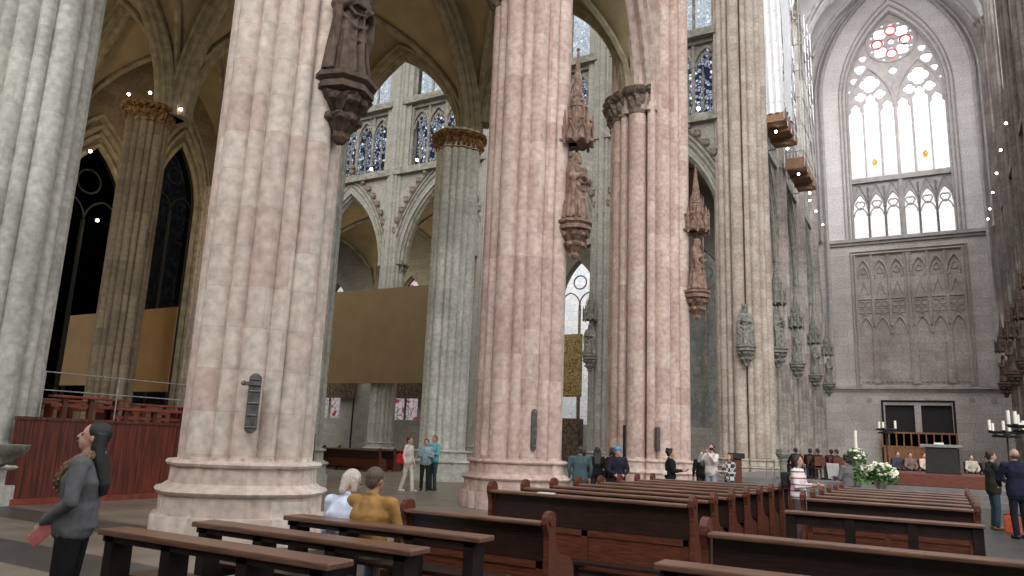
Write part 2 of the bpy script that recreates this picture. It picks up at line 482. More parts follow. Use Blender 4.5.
def pier(name, label, x, y, scale, mats, top, cap=None, ph=0., n=144, group=None, rz=0, basemat=None, cat='pillar'):
    """cap: (z0, z1, [(a0,a1)] angular ranges in world, material)"""
    t = thing(name, label, cat, (x, y, 0), 0, group)
    sh, core = cluster(scale, ph=ph)
    p = profile(sh, core, n)
    s = scale ** .5
    # base
    bm = bmesh.new(); uvl = bm.loops.layers.uv.verify()
    a = smoothprof(p, .27 * s, 8); b = smoothprof(p, .20 * s, 5)
    c = smoothprof(p, .09 * s, 2); d = smoothprof(p, .0, 1)
    o = lambda q, e: [v + e for v in q]
    lv = [(0, a), (.36, a), (.385, o(a, -.01)), (.39, b), (.66, b), (.68, o(b, .05)), (.72, o(b, .075)), (.755, o(b, .05)), (.765, o(b, -.02)),
          (.79, o(b, -.05)), (.83, c), (1.06, o(c, -.01)), (1.075, o(c, .05)), (1.11, o(c, .07)), (1.145, o(c, .045)), (1.16, d), (1.2, p)]
    pier_rings(bm, lv, n, uvl)
    obj('base', bm, basemat or mats, t, smooth=True, uv=1)
    bm = bmesh.new(); uvl = bm.loops.layers.uv.verify()
    pier_rings(bm, [(1.17, p), (top * .33, p), (top * .66, p), (top, p)], n, uvl)
    obj('shaft', bm, mats, t, smooth=True, uv=1)
    if cap:
        z0, z1, ranges, cm = cap
        bm = bmesh.new(); rnd = random.Random(int(x * 10 + y))
        for (a0, a1) in ranges:
            ks = [k for k in range(n + 1) if a0 <= 360. * k / n <= a1]
            H = z1 - z0
            prof = [(0, .0), (.0, .06), (.06, .07), (.10, .03), (.14, .03), (.30, .07), (.5, .14), (.70, .12), (.74, .2), (.84, .26), (.86, .24), (.96, .30), (1, .28), (1, 0)]
            rings = []
            for (tz, off) in prof:
                ring = []
                for k in ks:
                    kk = k % n; aa = 2 * PI * k / n
                    leaf = 0
                    if .2 < tz < .8: leaf = .07 * math.sin(k * 1.15 + (2 if tz > .55 else 0)) + rnd.uniform(-.03, .05)
                    rr = p[kk] - .03 + (off + leaf) * s
                    if tz > .82: rr = smoothprof(p, 0, 3)[kk] + off * s
                    ring.append(bm.verts.new((rr * math.cos(aa), rr * math.sin(aa), z0 + tz * H)))
                rings.append(ring)
            for i in range(len(rings) - 1):
                for j in range(len(ks) - 1):
                    bm.faces.new((rings[i][j], rings[i][j + 1], rings[i + 1][j + 1], rings[i + 1][j]))
        obj('capital', bm, cm, t, smooth=False)
    return t

def as_setting(t):
    for k_ in ('label', 'category', 'group'):
        if k_ in t: del t[k_]
    t.name = 'trim_pier'; t['kind'] = 'structure'
    return t
# frame constants
LX0, LX1, LX2, LX3 = -9.4, -16.8, -25.4, -33.0
RXL = 5.95
FARY = 73.0
ZS = 14.2       # springing height
# ------------------------------------------------------------------ setting
bm = bmesh.new(); box(bm, -60, 24, -14, 92, -.3, 0)
struct(obj('floor', bm, M['floor']))

P2 = pier('clustered_pier', 'broad pale pink clustered pillar behind the front benches, with a dark statue high up', LX0 - .03, 8.33, .95, M['pink'], 23,
     (13.6, 14.3, [(100, 260)], M['capital']), group=None)
P3 = pier('clustered_pier', 'pink clustered pillar in the middle of the picture, with a narrow bronze plate', LX0, 16.95, 1.07, M['pink2'], 23,
     (13.6, 14.3, [(60, 300)], M['capital']))
P4 = pier('crossing_pier', 'thick rose crossing pillar with a carved dark capital on its left side', LX0, 26.8, 1.42, M['pink2'], 46,
     (14.1, 15.1, [(90, 293)], M['capital']), n=180, ph=R(0))
P5 = pier('crossing_pier', 'pale tan crossing pillar beyond the lectern, carrying a crowned statue', LX0, 43.2, 1.42, M['tan'], 46, None, n=180)
P1 = pier('clustered_pier', 'grey green clustered pillar at the left edge with a holy water bowl', -17.1, 8.0, 1.06, M['green1'], 24, (13.4, 14.1, [(0, 360)], M['capital']))
pier('clustered_pier', 'grey green aisle pillar half hidden behind the broad pink pillar', -17.05, 16.75, .82, M['green'], 14.3, (13.4, 14.1, [(0, 360)], M['capital']))
PB = pier('clustered_pier', 'grey aisle pillar with a gilded capital beside the three standing visitors', -17.05, 24.65, .88, M['green1'], 14.3, (13.4, 14.1, [(0, 360)], M['capital_gold']))
PA = pier('clustered_pier', 'brown aisle pillar with a gold capital rising behind the red stalls', -25.85, 16.3, .74, M['brown'], 13.6, (12.9, 13.6, [(0, 360)], M['capital_gold']))
as_setting(pier('clustered_pier', '', LX2, 24.8, .80, M['brown'], 13.6, (12.9, 13.6, [(0, 360)], M['capital_gold'])))
as_setting(pier('clustered_pier', '', LX2, 8.0, .80, M['brown'], 13.6, (12.9, 13.6, [(0, 360)], M['capital_gold'])))
for yy in (52.3, 60.5, 68.2):
    pier('clustered_pier', 'slender grey pillar of the left row beyond the crossing, %s' % {52.3: 'nearest to the crossing', 60.5: 'second from the crossing', 68.2: 'closest to the end wall'}[yy],
         LX0, yy, 1.0, M['tan2'], 37.5, (36.6, 37.6, [(0, 110), (250, 360)], M['capital']), n=96, group='left pillars beyond the crossing')
    pier('clustered_pier', 'dark brown pillar of the right row beyond the crossing, %s' % {52.3: 'nearest to the crossing', 60.5: 'second from the crossing', 68.2: 'closest to the end wall'}[yy],
         RXL, yy, 1.0, M['brown2'], 37.5, (36.6, 37.6, [(70, 290)], M['capital']), n=96, group='right pillars beyond the crossing')
pier('crossing_pier', 'dark brown crossing pillar at the right edge of the picture', RXL + .25, 43.2, 1.42, M['brown2'], 46, None, n=120)
TX = [-18.05, -26.7, -35.35, -44.0]
for i, xx in enumerate(TX):
    _t = pier('transept_pier', ['pale greenish transept pillar with a statue, seen between the two rose pillars', 'transept pillar hidden behind the middle pink pillar',
         'slim pale transept pillar to the right of the brown hanging board', 'transept pillar hidden behind the broad pink pillar'][i],
         xx, 43.2, .9, M['pale'], 36, (13.6, 14.3, [(0, 200), (340, 360)], M['capital']), n=96)
    if i in (1, 3): as_setting(_t)

# arcade wall of the nave (left)
def mould(bm, fr, uc, half, zs, h, w0, w1, rad=.13, steps=3, dr=.24, n=14, z0=None):
    """nested roll mouldings on both reveals of an arch"""
    for k in range(steps):
        e = dr * k
        wa = w0 + (.34 - .15 * k); wb = w1 - (.34 - .15 * k)
        for w in (wa, wb):
            tube(bm, archpath(fr, uc, half + e - .05, zs, h * (half + e) / half, w, z0, n), rad, 6)

def arcade(name, label, fr, piers, z0, zs, h, z1, w0, w1, pr, mat, mmat, crockets=False):
    bm = bmesh.new(); mb = bmesh.new(); cr = bmesh.new()
    for i in range(len(piers) - 1):
        a, b = piers[i], piers[i + 1]
        uc = (a + b) / 2; half = (b - a) / 2 - pr
        wallarch(bm, fr, a, b, zs, z1, uc, half, zs, h, w0, w1)
        for k, (e, dw, rr) in enumerate([(-.02, .30, .16), (.16, .12, .14), (.38, .0, .12), (.62, -.06, .09)]):
            for w in (w0 + dw, w1 - dw):
                hh = h * (half + e) / half
                tube(mb, archpath(fr, uc, half + e, zs, hh, w, None, 16), rr, 6)
        # hollow soffit rolls
        tube(mb, archpath(fr, uc, half - .06, zs, h * (half - .06) / half, (w0 + w1) / 2, None, 16), .2, 8)
        if crockets:
            pts = [(uc + u, zs + z) for u, z in arch(2 * (half + .95), h * (half + .95) / half, 11)]
            for q, (u, z) in enumerate(pts):
                if z < 1.2: continue
                for w in (w0 - .12,):
                    c = fr(u, z, w)
                    ball(cr, c, .24, 1, 1, 1.15, 1); ball(cr, (c[0], c[1] - .05, c[2] + .2), .15, 1.5, 1.2, .8, 1)
            tube(cr, archpath(fr, uc, half + .82, zs, h * (half + .82) / half, w0 - .06, None, 16), .09, 6)
            top = zs + h * (half + .95) / half
            c = fr(uc, top + .35, w0 - .14)
            ball(cr, c, .3, 1.2, 1, .8, 1); tube(cr, [fr(uc, top, w0 - .14), fr(uc, top + .8, w0 - .14)], [.12, .08], 6)
    if not cr.verts: ball(cr, fr(piers[0], zs, 0), .05)
    o = struct(obj(name, bm, mat))
    fixn(mb); m_ = obj('archivolt', mb, mmat, o, smooth=True)
    c_ = obj('crocket_band', cr, M['capital'], o) if crockets else cr.free()
    return o
arcade('wall_left_arcade', '', FR('X', LX0), [8.3, 16.95, 26.3], 0, ZS, 7.0, 23, -.75, .75, .8, M['pink2'], M['pinkplain'])
# aisle arches (between aisle piers, both directions)
def ribarch(name, fr, a, b, zs, h, z1, wid, mat, mmat, pr=.55):
    bm = bmesh.new(); mb = bmesh.new()
    uc = (a + b) / 2; half = abs(b - a) / 2 - pr
    wallarch(bm, fr, min(a, b), max(a, b), zs, z1, uc, half, zs, h, -wid, wid)
    for w in (-wid, wid):
        tube(mb, archpath(fr, uc, half, zs, h, w * .55, None), .13, 6)
        tube(mb, archpath(fr, uc, half + .2, zs, h * (half + .2) / half, w, None), .12, 6)
    tube(mb, archpath(fr, uc, half - .08, zs, h * (half - .08) / half, 0, None), .18, 8)
    o = struct(obj(name, bm, mat)); fixn(mb)
    obj('arch_moulding', mb, mmat, o, smooth=True)
rows = [-.4, 8.0, 16.95, 25.5]
ZA = 13.9
for i in range(3):
    ribarch('wall_aisle_arch', FR('X', LX1), rows[i], rows[i + 1], ZA, 6.0, 20.9, .38, M['rib'], M['rib'])
    ribarch('wall_aisle_arch', FR('X', LX2), rows[i], rows[i + 1], ZA - .5, 6.2, 20.9, .36, M['rib'], M['rib'])
for yy in rows:
    for a, b in ((LX1, LX0), (LX2, LX1), (LX3, LX2)):
        ribarch('wall_aisle_arch', FR('Y', yy), a, b, ZA - (.5 if a < -20 else 0) + (1.1 if yy > 25 and b == LX0 else 0), 6.0 - (1.0 if yy > 25 and b == LX0 else 0), 20.9, .36, M['rib'], M['rib'], pr=.5)

# groin vaults
def vault(name, x0, x1, y0, y1, zs, h, mat, rmat, n=20, rr=.13):
    bm = bmesh.new()
    def prof(t, span):      # t in -1..1
        hh = h
        s = span
        Rr = (hh * hh + s * s / 4) / s
        x = abs(t) * s / 2
        q = Rr * Rr - (x + (Rr - s / 2)) ** 2
        return math.sqrt(max(q, 0))
    sx, sy = x1 - x0, y1 - y0
    def Z(i, j):
        a = -1 + 2 * i / n; b = -1 + 2 * j / n
        return zs + max(prof(a, sx), prof(b, sy))
    V = [[bm.verts.new((x0 + sx * i / n, y0 + sy * j / n, Z(i, j))) for j in range(n + 1)] for i in range(n + 1)]
    for i in range(n):
        for j in range(n):
            bm.faces.new((V[i][j], V[i][j + 1], V[i + 1][j + 1], V[i + 1][j]))
    ret = bmesh.ops.extrude_face_region(bm, geom=bm.faces[:])
    for v in ret['geom']:
        if isinstance(v, bmesh.types.BMVert): v.co.z += .3
    fixn(bm)
    o = struct(obj(name, bm, mat, smooth=True))
    rb = bmesh.new()
    for d in (0, 1):
        pts = []
        for i in range(n + 1):
            j = i if d == 0 else n - i
            pts.append((x0 + sx * i / n, y0 + sy * j / n, Z(i, j) - .08))
        tube(rb, pts, rr, 6); tube(rb, [(p[0], p[1], p[2] - .1) for p in pts], rr * .6, 6)
    ball(rb, ((x0 + x1) / 2, (y0 + y1) / 2, zs + h - .15), rr * 2.4, 1, 1, .6)
    fixn(rb)
    obj('vault_rib', rb, rmat, o, smooth=True)
    return o
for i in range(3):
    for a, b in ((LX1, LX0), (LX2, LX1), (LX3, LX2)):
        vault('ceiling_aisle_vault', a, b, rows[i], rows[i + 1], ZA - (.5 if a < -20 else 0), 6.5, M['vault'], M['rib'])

# outer aisle wall with dusky windows
bm = bmesh.new(); mb = bmesh.new()
fr = FR('X', LX3)
wy = [(-.4, 8.0), (8.0, 16.1), (16.1, 20.7), (20.7, 24.5)]
WZ = [(10.2, 3.0), (10.2, 3.0), (10.7, 3.4), (12.4, 3.4)]
box(bm, LX3 - .5, LX3 + .3, 24.5, 25.6, 0, 21)
for (a, b), (zz, hh) in zip(wy, WZ):
    uc = (a + b) / 2; half = min(1.75, (b - a) / 2 - .65)
    box(bm, LX3 - .5, LX3 + .3, a, b, 0, 2.6)
    wallarch(bm, fr, a, b, 2.6, 21, uc, half, zz, hh, -.5, .3)
    for e, w_, r_ in ((.45, .36, .14), (.72, .30, .10)): tube(mb, archpath(fr, uc, half + e, zz, hh * (half + e) / half, w_, None), r_, 6)
    tube(mb, archpath(fr, uc, half, zz, hh, .3, 2.6), .13, 6); tube(mb, archpath(fr, uc, half + .25, zz, hh * (half + .25) / half, .35, 2.6), .12, 6)
rs = bmesh.new()
for yy in (8.0, 16.1, 20.7, 24.5):
    tube(rs, [(LX3 + .45, yy, 0), (LX3 + .45, yy, 14)], .26, 10)
    for d in (-.3, .3): tube(rs, [(LX3 + .4, yy + d, 0), (LX3 + .4, yy + d, 14)], .13, 8)
    tube(rs, [(LX3 + .45, yy, 12.5), (LX3 + .45, yy, 12.8), (LX3 + .45, yy, 13.3)], [.34, .42, .58], 10)
struct(obj('wall_responds', rs, M['tan'], smooth=True))
ow = struct(obj('wall_outer_aisle', bm, M['brown'])); fixn(mb); obj('window_moulding', mb, M['rib'], ow, smooth=True)
def lancet(nm, fr, uc, half, z0, zs, h, lights, w, mat, gm, rr=.07, circles=True, redring=False):
    """window: glass + tracery as structure object with children"""
    g = bmesh.new()
    a = [(uc + u, zs + z) for u, z in arch(2 * half, h)]
    poly = [(uc - half, z0)] + a[1:-1] + [(uc + half, z0)] if abs(z0 - zs) < .01 else [(uc - half, z0)] + a + [(uc + half, z0)]
    plate(g, fr, poly, w - .012, w + .012)
    o = struct(obj(nm, g, gm))
    b = bmesh.new()
    lw = 2 * half / lights
    lz = zs - .35 * (1 if lights > 2 else 0) - .1
    for k in range(lights + 1):
        u = uc - half + lw * k
        tube(b, [fr(u, z0, w), fr(u, lz, w)], rr * (1.5 if k == lights / 2 else 1), 6)
    for k in range(lights):
        tube(b, archpath(fr, uc - half + lw * (k + .5), lw / 2, lz, lw * .62, w), rr * .8, 6)
    if lights >= 4:
        for sgn in (-1, 1):
            hh = h * .52
            tube(b, archpath(fr, uc + sgn * half / 2, half / 2, lz, half * .62 + .4, w), rr, 6)
            if circles: tube(b, circpath(fr, uc + sgn * half / 2, lz + half * .42, lw * .33, w, 16), rr * .7, 6, closed=True)
        if circles: tube(b, circpath(fr, uc, zs + h * .52, half * .36, w, 20), rr, 6, closed=True)
    elif circles: tube(b, circpath(fr, uc, zs + h * .5, half * .33, w, 18), rr * .8, 6, closed=True)
    tube(b, archpath(fr, uc, half, zs, h, w, z0), rr * 1.4, 6)
    fixn(b)
    obj('window_frame', b, mat, o, smooth=True)
    return o
for k, (a, b) in enumerate(wy):
    uc = (a + b) / 2
    lancet('window_%d' % (k + 1), fr, uc, min(1.75, (b - a) / 2 - .65), 2.6, WZ[k][0], WZ[k][1], 2, 0, M['iron'], M['g_haze'] if k == 3 else M['g_night'])

# transept beyond the crossing: arcade with crocketed arches, triforium, clerestory
tp = [-52.65, -44.0, -35.35, -26.7, -18.05, -9.4]
FT = FR('Y', 43.2)
arcade('wall_transept_arcade', '', FT, tp, 0, 14.2, 6.2, 21.6, -.55, .55, 1.0, M['pale'], M['rib_pale'], crockets=True)
sb = bmesh.new()
plate(sb, FT, [(-52, 21.2), (-9.4, 21.2), (-9.4, 21.7), (-52, 21.7)], -.95, .5)
plate(sb, FT, [(-52, 27.0), (-9.4, 27.0), (-9.4, 27.5), (-52, 27.5)], -.8, .5)
struct(obj('trim_string_course', sb, M['rib_pale']))
ub = bmesh.new()
for i in range(5):
    a, b = tp[i], tp[i + 1]; uc = (a + b) / 2
    box(ub, a, a + 1.15, 42.7, 43.75, 21.7, 40); box(ub, b - 1.15, b, 42.7, 43.75, 21.7, 40)
    half = (b - a) / 2 - 1.15
    wallarch(ub, FT, a + 1.15, b - 1.15, 34.2, 40, uc, half, 34.2, 4.6, -.3, .3)
struct(obj('wall_transept_upper', ub, M['pale']))
for i in range(5):
    a, b = tp[i], tp[i + 1]; uc = (a + b) / 2; half = (b - a) / 2 - 1.15
    # triforium: four narrow traceried openings, dark passage backed by glass
    g = bmesh.new(); plate(g, FT, [(uc - half, 21.7), (uc + half, 21.7), (uc + half, 27), (uc - half, 27)], .42, .45)
    o = struct(obj('window_%d' % (10 + i), g, M['g_blue']))
    t = bmesh.new(); lw = 2 * half / 4
    plate(t, FT, [(uc - half, 26.7), (uc + half, 26.7), (uc + half, 27.05), (uc - half, 27.05)], -.35, .1)
    for k in range(5):
        u = uc - half + lw * k
        tube(t, [FT(u, 21.7, -.2), FT(u, 27, -.2)], .15 if k in (0, 2, 4) else .11, 8)
    for k in range(4):
        c = uc - half + lw * (k + .5)
        for e in (-1, 1): tube(t, [FT(c + e * lw * .2, 21.7, .3), FT(c + e * lw * .2, 25.4, .3)], .06, 6)
        tube(t, archpath(FT, c, lw / 2, 25.1, lw * .85, -.2), .10, 6)
        tube(t, archpath(FT, c, lw / 2 - .14, 25.0, lw * .7, -.12), .07, 6)
        tube(t, circpath(FT, c, 25.75, .22, -.2, 14), .06, 6, closed=True)
        # solid spandrels above the small arches
        aa = [(c + u, 25.1 + z) for u, z in arch(lw, lw * .85, 8)]
        plate(t, FT, aa + [(c + lw / 2, 26.8), (c - lw / 2, 26.8)], -.12, .05)
    fixn(t); obj('window_frame', t, M['rib_pale'], o)
    lancet('window_%d' % (20 + i), FT, uc, half, 27.5, 34.2, 4.6, 4, 0, M['rib_pale'], M['g_blue2'], rr=.1)
# transept aisle behind: vaults, wall and windows
for i in range(5):
    vault('ceiling_transept_vault', tp[i], tp[i + 1], 43.4, 51.6, 14.0, 6.2, M['vault'], M['rib_pale'], n=16)
FB = FR('Y', 51.8)
bb = bmesh.new()
lowb = []
for i in range(5):
    a, b = tp[i], tp[i + 1]; uc = (a + b) / 2
    box(bb, a, b, 51.4, 52.2, 0, 3.0)
    wallarch(bb, FB, a, b, 3.0, 21, uc - (1.3 if i == 3 else .2), 1.6, 12.2, 3.4, -.4, .4)
struct(obj('wall_transept_back', bb, M['pale']))
for i in range(5):
    uc = (tp[i] + tp[i + 1]) / 2
    lancet('window_%d' % (30 + i), FB, uc - (1.3 if i == 3 else .2), 1.6, 3.0, 12.2, 3.4, 2, 0, M['rib_pale'], M['g_stain'] if i < 2 else M['g_clear'])
bb = bmesh.new(); box(bb, -53.4, -52.7, 24, 52, 0, 30); struct(obj('wall_transept_end', bb, M['pale']))
# chapel wall beyond the aisle seen between the pillars near the crossing
# arch of the crossing aisle between the pier and the transept

# ------------------------------------------------------------------ arm beyond the crossing: side walls
def armwall(nm, X, sgn, mat):
    fr = FR('X', X)
    ys = [43.2, 52.3, 60.5, 68.2, FARY + .2]
    bm = bmesh.new(); mb = bmesh.new()
    for i in range(4):
        a, b = ys[i], ys[i + 1]; uc = (a + b) / 2; half = (b - a) / 2 - 1.0
        wallarch(bm, fr, a, b, 14.2, 21.6, uc, half, 14.2, min(6.2, half * 2.1), -.5, .5)
        box(bm, X - .5, X + .5, a, a + 1.0, 21.6, 46); box(bm, X - .5, X + .5, b - 1.0, b, 21.6, 46)
        box(bm, X - .45 - .0, X + .45, a, b, 26.6, 27.6)
        wallarch(bm, fr, a + 1.0, b - 1.0, 35, 46, uc, half, 35, half * 2, -.45, .45)
        for e, w in ((0, .35), (.25, .48), (.5, .56)):
            tube(mb, archpath(fr, uc, half + e, 14.2, min(6.2, half * 2.1) * (half + e) / half, sgn * w), .12, 6)
            tube(mb, archpath(fr, uc, half + e, 35, half * 2 * (half + e) / half, sgn * w), .12, 6)
    box(bm, X - .7, X + .7, 43.2, FARY, 20.9, 21.4)
    o = struct(obj(nm, bm, mat)); fixn(mb)
    obj('arch_moulding', mb, M['rib_pale'], o, smooth=True)
    # outer aisle wall behind, closes the view through the arches
    b2 = bmesh.new(); box(b2, X - sgn * 7.6 - .3, X - sgn * 7.6 + .3, 44.5 if sgn < 0 else 52.5, FARY, 0, 21)
    struct(obj(nm + '_aisle', b2, mat))
    for i in range(4):
        a, b = ys[i], ys[i + 1]; uc = (a + b) / 2; half = (b - a) / 2 - 1.0
        n0 = 40 + i + (10 if sgn < 0 else 0)
        g = bmesh.new(); plate(g, fr, [(uc - half, 21.4), (uc + half, 21.4), (uc + half, 26.7), (uc - half, 26.7)], -sgn * .35 - .01, -sgn * .35 + .01)
        w_ = struct(obj('window_%d' % (n0 + 20), g, M['g_blue']))
        t = bmesh.new(); lw = 2 * half / 4
        for k in range(5): tube(t, [fr(uc - half + lw * k, 21.4, sgn * .2), fr(uc - half + lw * k, 26.7, sgn * .2)], .12, 6)
        for k in range(4): tube(t, archpath(fr, uc - half + lw * (k + .5), lw / 2, 25, lw * .9, sgn * .2), .09, 6)
        obj('window_frame', t, M['rib_pale'], w_)
        lancet('window_%d' % n0, fr, uc, half, 27.6, 35, half * 2, 4, 0, M['rib_pale'], M['g_side'], rr=.1)
armwall('wall_left_far', LX0, 1, M['green'])
armwall('wall_right_far', RXL, -1, M['brown2'])

# ------------------------------------------------------------------ end wall with the great window
XC = -1.72; WL, WR = -8.3, 4.85
FF = FR('Y', FARY)
bm = bmesh.new()
plate(bm, FF, [(WL - 1.6, 0), (-4.1, 0), (-4.1, 5.95), (-1.85, 5.95), (-1.85, 0), (-1.35, 0), (-1.35, 5.95), (.95, 5.95), (.95, 0), (WR + 1.6, 0), (WR + 1.6, 7.5), (WL - 1.6, 7.5)], 0, 1)
o_far = struct(obj('wall_far', bm, M['wall']))
bm = bmesh.new()
plate(bm, FF, [(WL - 1.6, 7.5), (WR + 1.6, 7.5), (WR + 1.6, 21), (WL - 1.6, 21)], .0, 1)
struct(obj('wall_far_middle', bm, M['wall']))
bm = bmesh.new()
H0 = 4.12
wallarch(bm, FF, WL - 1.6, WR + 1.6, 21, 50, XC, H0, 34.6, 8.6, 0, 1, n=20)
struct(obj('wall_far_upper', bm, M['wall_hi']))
tb = bmesh.new()
plate(tb, FF, [(WL, 20.7), (WR, 20.7), (WR, 21.0), (WL, 21.0)], -.35, 0); plate(tb, FF, [(WL, 20.45), (WR, 20.45), (WR, 20.72), (WL, 20.72)], -.18, 0)
plate(tb, FF, [(WL, 7.3), (WR, 7.3), (WR, 7.55), (WL, 7.55)], -.3, 0); plate(tb, FF, [(WL, 7.1), (WR, 7.1), (WR, 7.32), (WL, 7.32)], -.12, 0)
struct(obj('trim_far_ledges', tb, M['trac']))
mb = bmesh.new()
for e, w, rr in ((.0, -.02, .11), (.3, -.08, .10), (.62, -.06, .07)):
    tube(mb, archpath(FF, XC, H0 + e, 34.6, 8.6 * (H0 + e) / H0, w, 21, 20), rr, 6)
for e, w, rr in ((.0, -.3, .2), (.45, -.45, .14)):       # wall rib of the high vault
    tube(mb, archpath(FF, XC, 6.35 + e, 35.2, 11.2, w, 7.5 if e == 0 else 21, 20), rr, 6)
fixn(mb)
struct(obj('trim_far_arch', mb, M['trac'], smooth=True))
# glass
g = bmesh.new()
a = [(XC + u, 34.6 + z) for u, z in arch(2 * H0, 8.6, 20)]
plate(g, FF, [(XC - H0, 26.8)] + a + [(XC + H0, 26.8)], .5, .52)
gw = struct(obj('window_1', g, M['g_clear']))
tr = bmesh.new(); W = .42
lw = 2 * H0 / 6; LZ = 33.3
outer = [(XC - H0 - .02, 26.75)] + [(XC + u, 34.6 + z) for u, z in arch(2 * H0 + .04, 8.64, 20)] + [(XC + H0 + .02, 26.75)]
holes = []
for k in range(6):
    c = XC - H0 + lw * (k + .5) + (.05 if k < 3 else -.05) * (0 if k in (1, 4) else 1)
    dz = .85 if k in (1, 4) else 0
    hw = lw / 2 - .075
    hd = []
    for (u, z) in arch(2 * hw, 1.15, 8):
        hd.append((c + u, LZ + dz + z))
    # trefoil cusps
    hd = [(u + (c - u) * (.28 if 2 <= i <= 3 or len(hd) - 4 <= i <= len(hd) - 3 else 0), z) for i, (u, z) in enumerate(hd)]
    holes.append([(c - hw, 27.0)] + hd + [(c + hw, 27.0)])
zc, rc = 40.25, 2.1
for s_ in (-1, 1):
    c = XC + s_ * H0 / 2
    holes.append(foil(c - s_ * .02, LZ + 3.0, .88, 4, PI / 4, .24))
    holes.append(foil(c - .82, LZ + 1.82, .52, 4, PI / 4)); holes.append(foil(c + .82, LZ + 1.82, .52, 4, PI / 4))
holes.append(foil(XC, zc, .34, 4))
for k in range(8):
    aa = 2 * PI * k / 8
    r_ = 1.20 if k % 2 == 0 else 1.32
    if k % 2 == 0: holes.append([(XC + r_ * math.cos(aa) + .64 * math.cos(t) * math.cos(aa) - .42 * math.sin(t) * math.sin(aa), zc + r_ * math.sin(aa) + .64 * math.cos(t) * math.sin(aa) + .42 * math.sin(t) * math.cos(aa)) for t in [2 * PI * q / 20 for q in range(20)]])
    else: holes.append(foil(XC + r_ * math.cos(aa), zc + r_ * math.sin(aa), .60, 4, aa + PI / 4, .2))
    a2 = aa + PI / 8
    holes.append(foil(XC + 1.80 * math.cos(a2), zc + 1.88 * math.sin(a2), .14, 3, a2, N=18))
for s_ in (-1, 1):
    for (du, dz, r_) in ((2.80, 3.35, .52), (3.35, 2.25, .36), (2.50, 4.40, .34), (3.74, 1.2, .2)):
        holes.append(foil(XC + s_ * du, 34.6 + dz, r_, 3, PI / 2, N=30))
holes.append(foil(XC, 37.25, .38, 4, PI / 4, N=20))
plate_h(tr, FF, outer, holes, W - .08, W + .06)
for k in range(1, 6):
    u = XC - H0 + lw * k
    tube(tr, [FF(u, 26.8, W - .12), FF(u, LZ if k != 3 else 36.0, W - .12)], .17 if k == 3 else .075, 6)
for s_ in (-1, 1): tube(tr, archpath(FF, XC + s_ * H0 / 2, H0 / 2, LZ, 4.6, W - .12), .13, 8)
tube(tr, circpath(FF, XC, zc, rc, W - .12, 48), .11, 8, closed=True)
fixn(tr)
obj('window_frame', tr, M['rib_win'], gw, smooth=False)
rg = bmesh.new()
for k in range(4):
    aa = PI / 2 * k
    tube(rg, circpath(FF, XC + 1.20 * math.cos(aa), zc + 1.20 * math.sin(aa), .46, .49, 20), .085, 6, closed=True)
tube(rg, circpath(FF, XC, zc, .34, .49, 20), .08, 6, closed=True)
obj('red_glass_border', rg, M['g_red'], gw)
yg = bmesh.new()
for (u, z) in ((-3.75, 28.4), (-.02 + .45, 28.6)):
    plate(yg, FF, [(u - .16, z - .3), (u + .16, z - .3), (u + .22, z + .1), (u, z + .42), (u - .2, z + .1)], .47, .49)
obj('amber_shield', yg, M['g_gold'], gw)
# band between: transom with gablets, then lower row of six lights
g = bmesh.new(); plate(g, FF, [(XC - H0, 21.0), (XC + H0, 21.0), (XC + H0, 25.8), (XC - H0, 25.8)], .5, .52)
g2 = struct(obj('window_2', g, M['g_low']))
tr = bmesh.new(); th = bmesh.new()
plate(tr, FF, [(XC - H0, 26.45), (XC + H0, 26.45), (XC + H0, 26.85), (XC - H0, 26.85)], .15, .6)
plate(tr, FF, [(XC - H0, 25.7), (XC + H0, 25.7), (XC + H0, 26.5), (XC - H0, 26.5)], .42, .56)
lw2 = 2 * H0 / 6
tube(tr, [FF(XC, 21, W), FF(XC, 26.6, W)], .24, 8)
for k in range(6):
    c = XC - H0 + lw2 * (k + .5)
    aa = [(c + u, 24.0 + z) for u, z in arch(lw2 - .24, 1.35, 8)]
    plate(tr, FF, [(c - lw2 / 2, 24.0)] + aa + [(c + lw2 / 2, 24.0), (c + lw2 / 2, 25.75), (c - lw2 / 2, 25.75)], .36, .56)
    for e in (-1, 1): tube(tr, [FF(c + e * (lw2 / 2), 21, W), FF(c + e * lw2 / 2, 26, W)], .115, 6)
    tube(tr, archpath(FF, c, lw2 / 2 - .1, 24, 1.4, .3), .07, 6)
    tube(tr, circpath(FF, c, 24.35, .40, W, 28, 3, .35, PI / 6), .065, 6, closed=True)
    tube(tr, [FF(c - lw2 / 2, 24.7, .3), FF(c, 26.4, .3), FF(c + lw2 / 2, 24.7, .3)], .06, 6)
    tube(tr, archpath(FF, c, lw2 / 2 - .14, 23.3, .8, W), .06, 6)
fixn(tr); obj('window_frame', tr, M['trac'], g2, smooth=False)
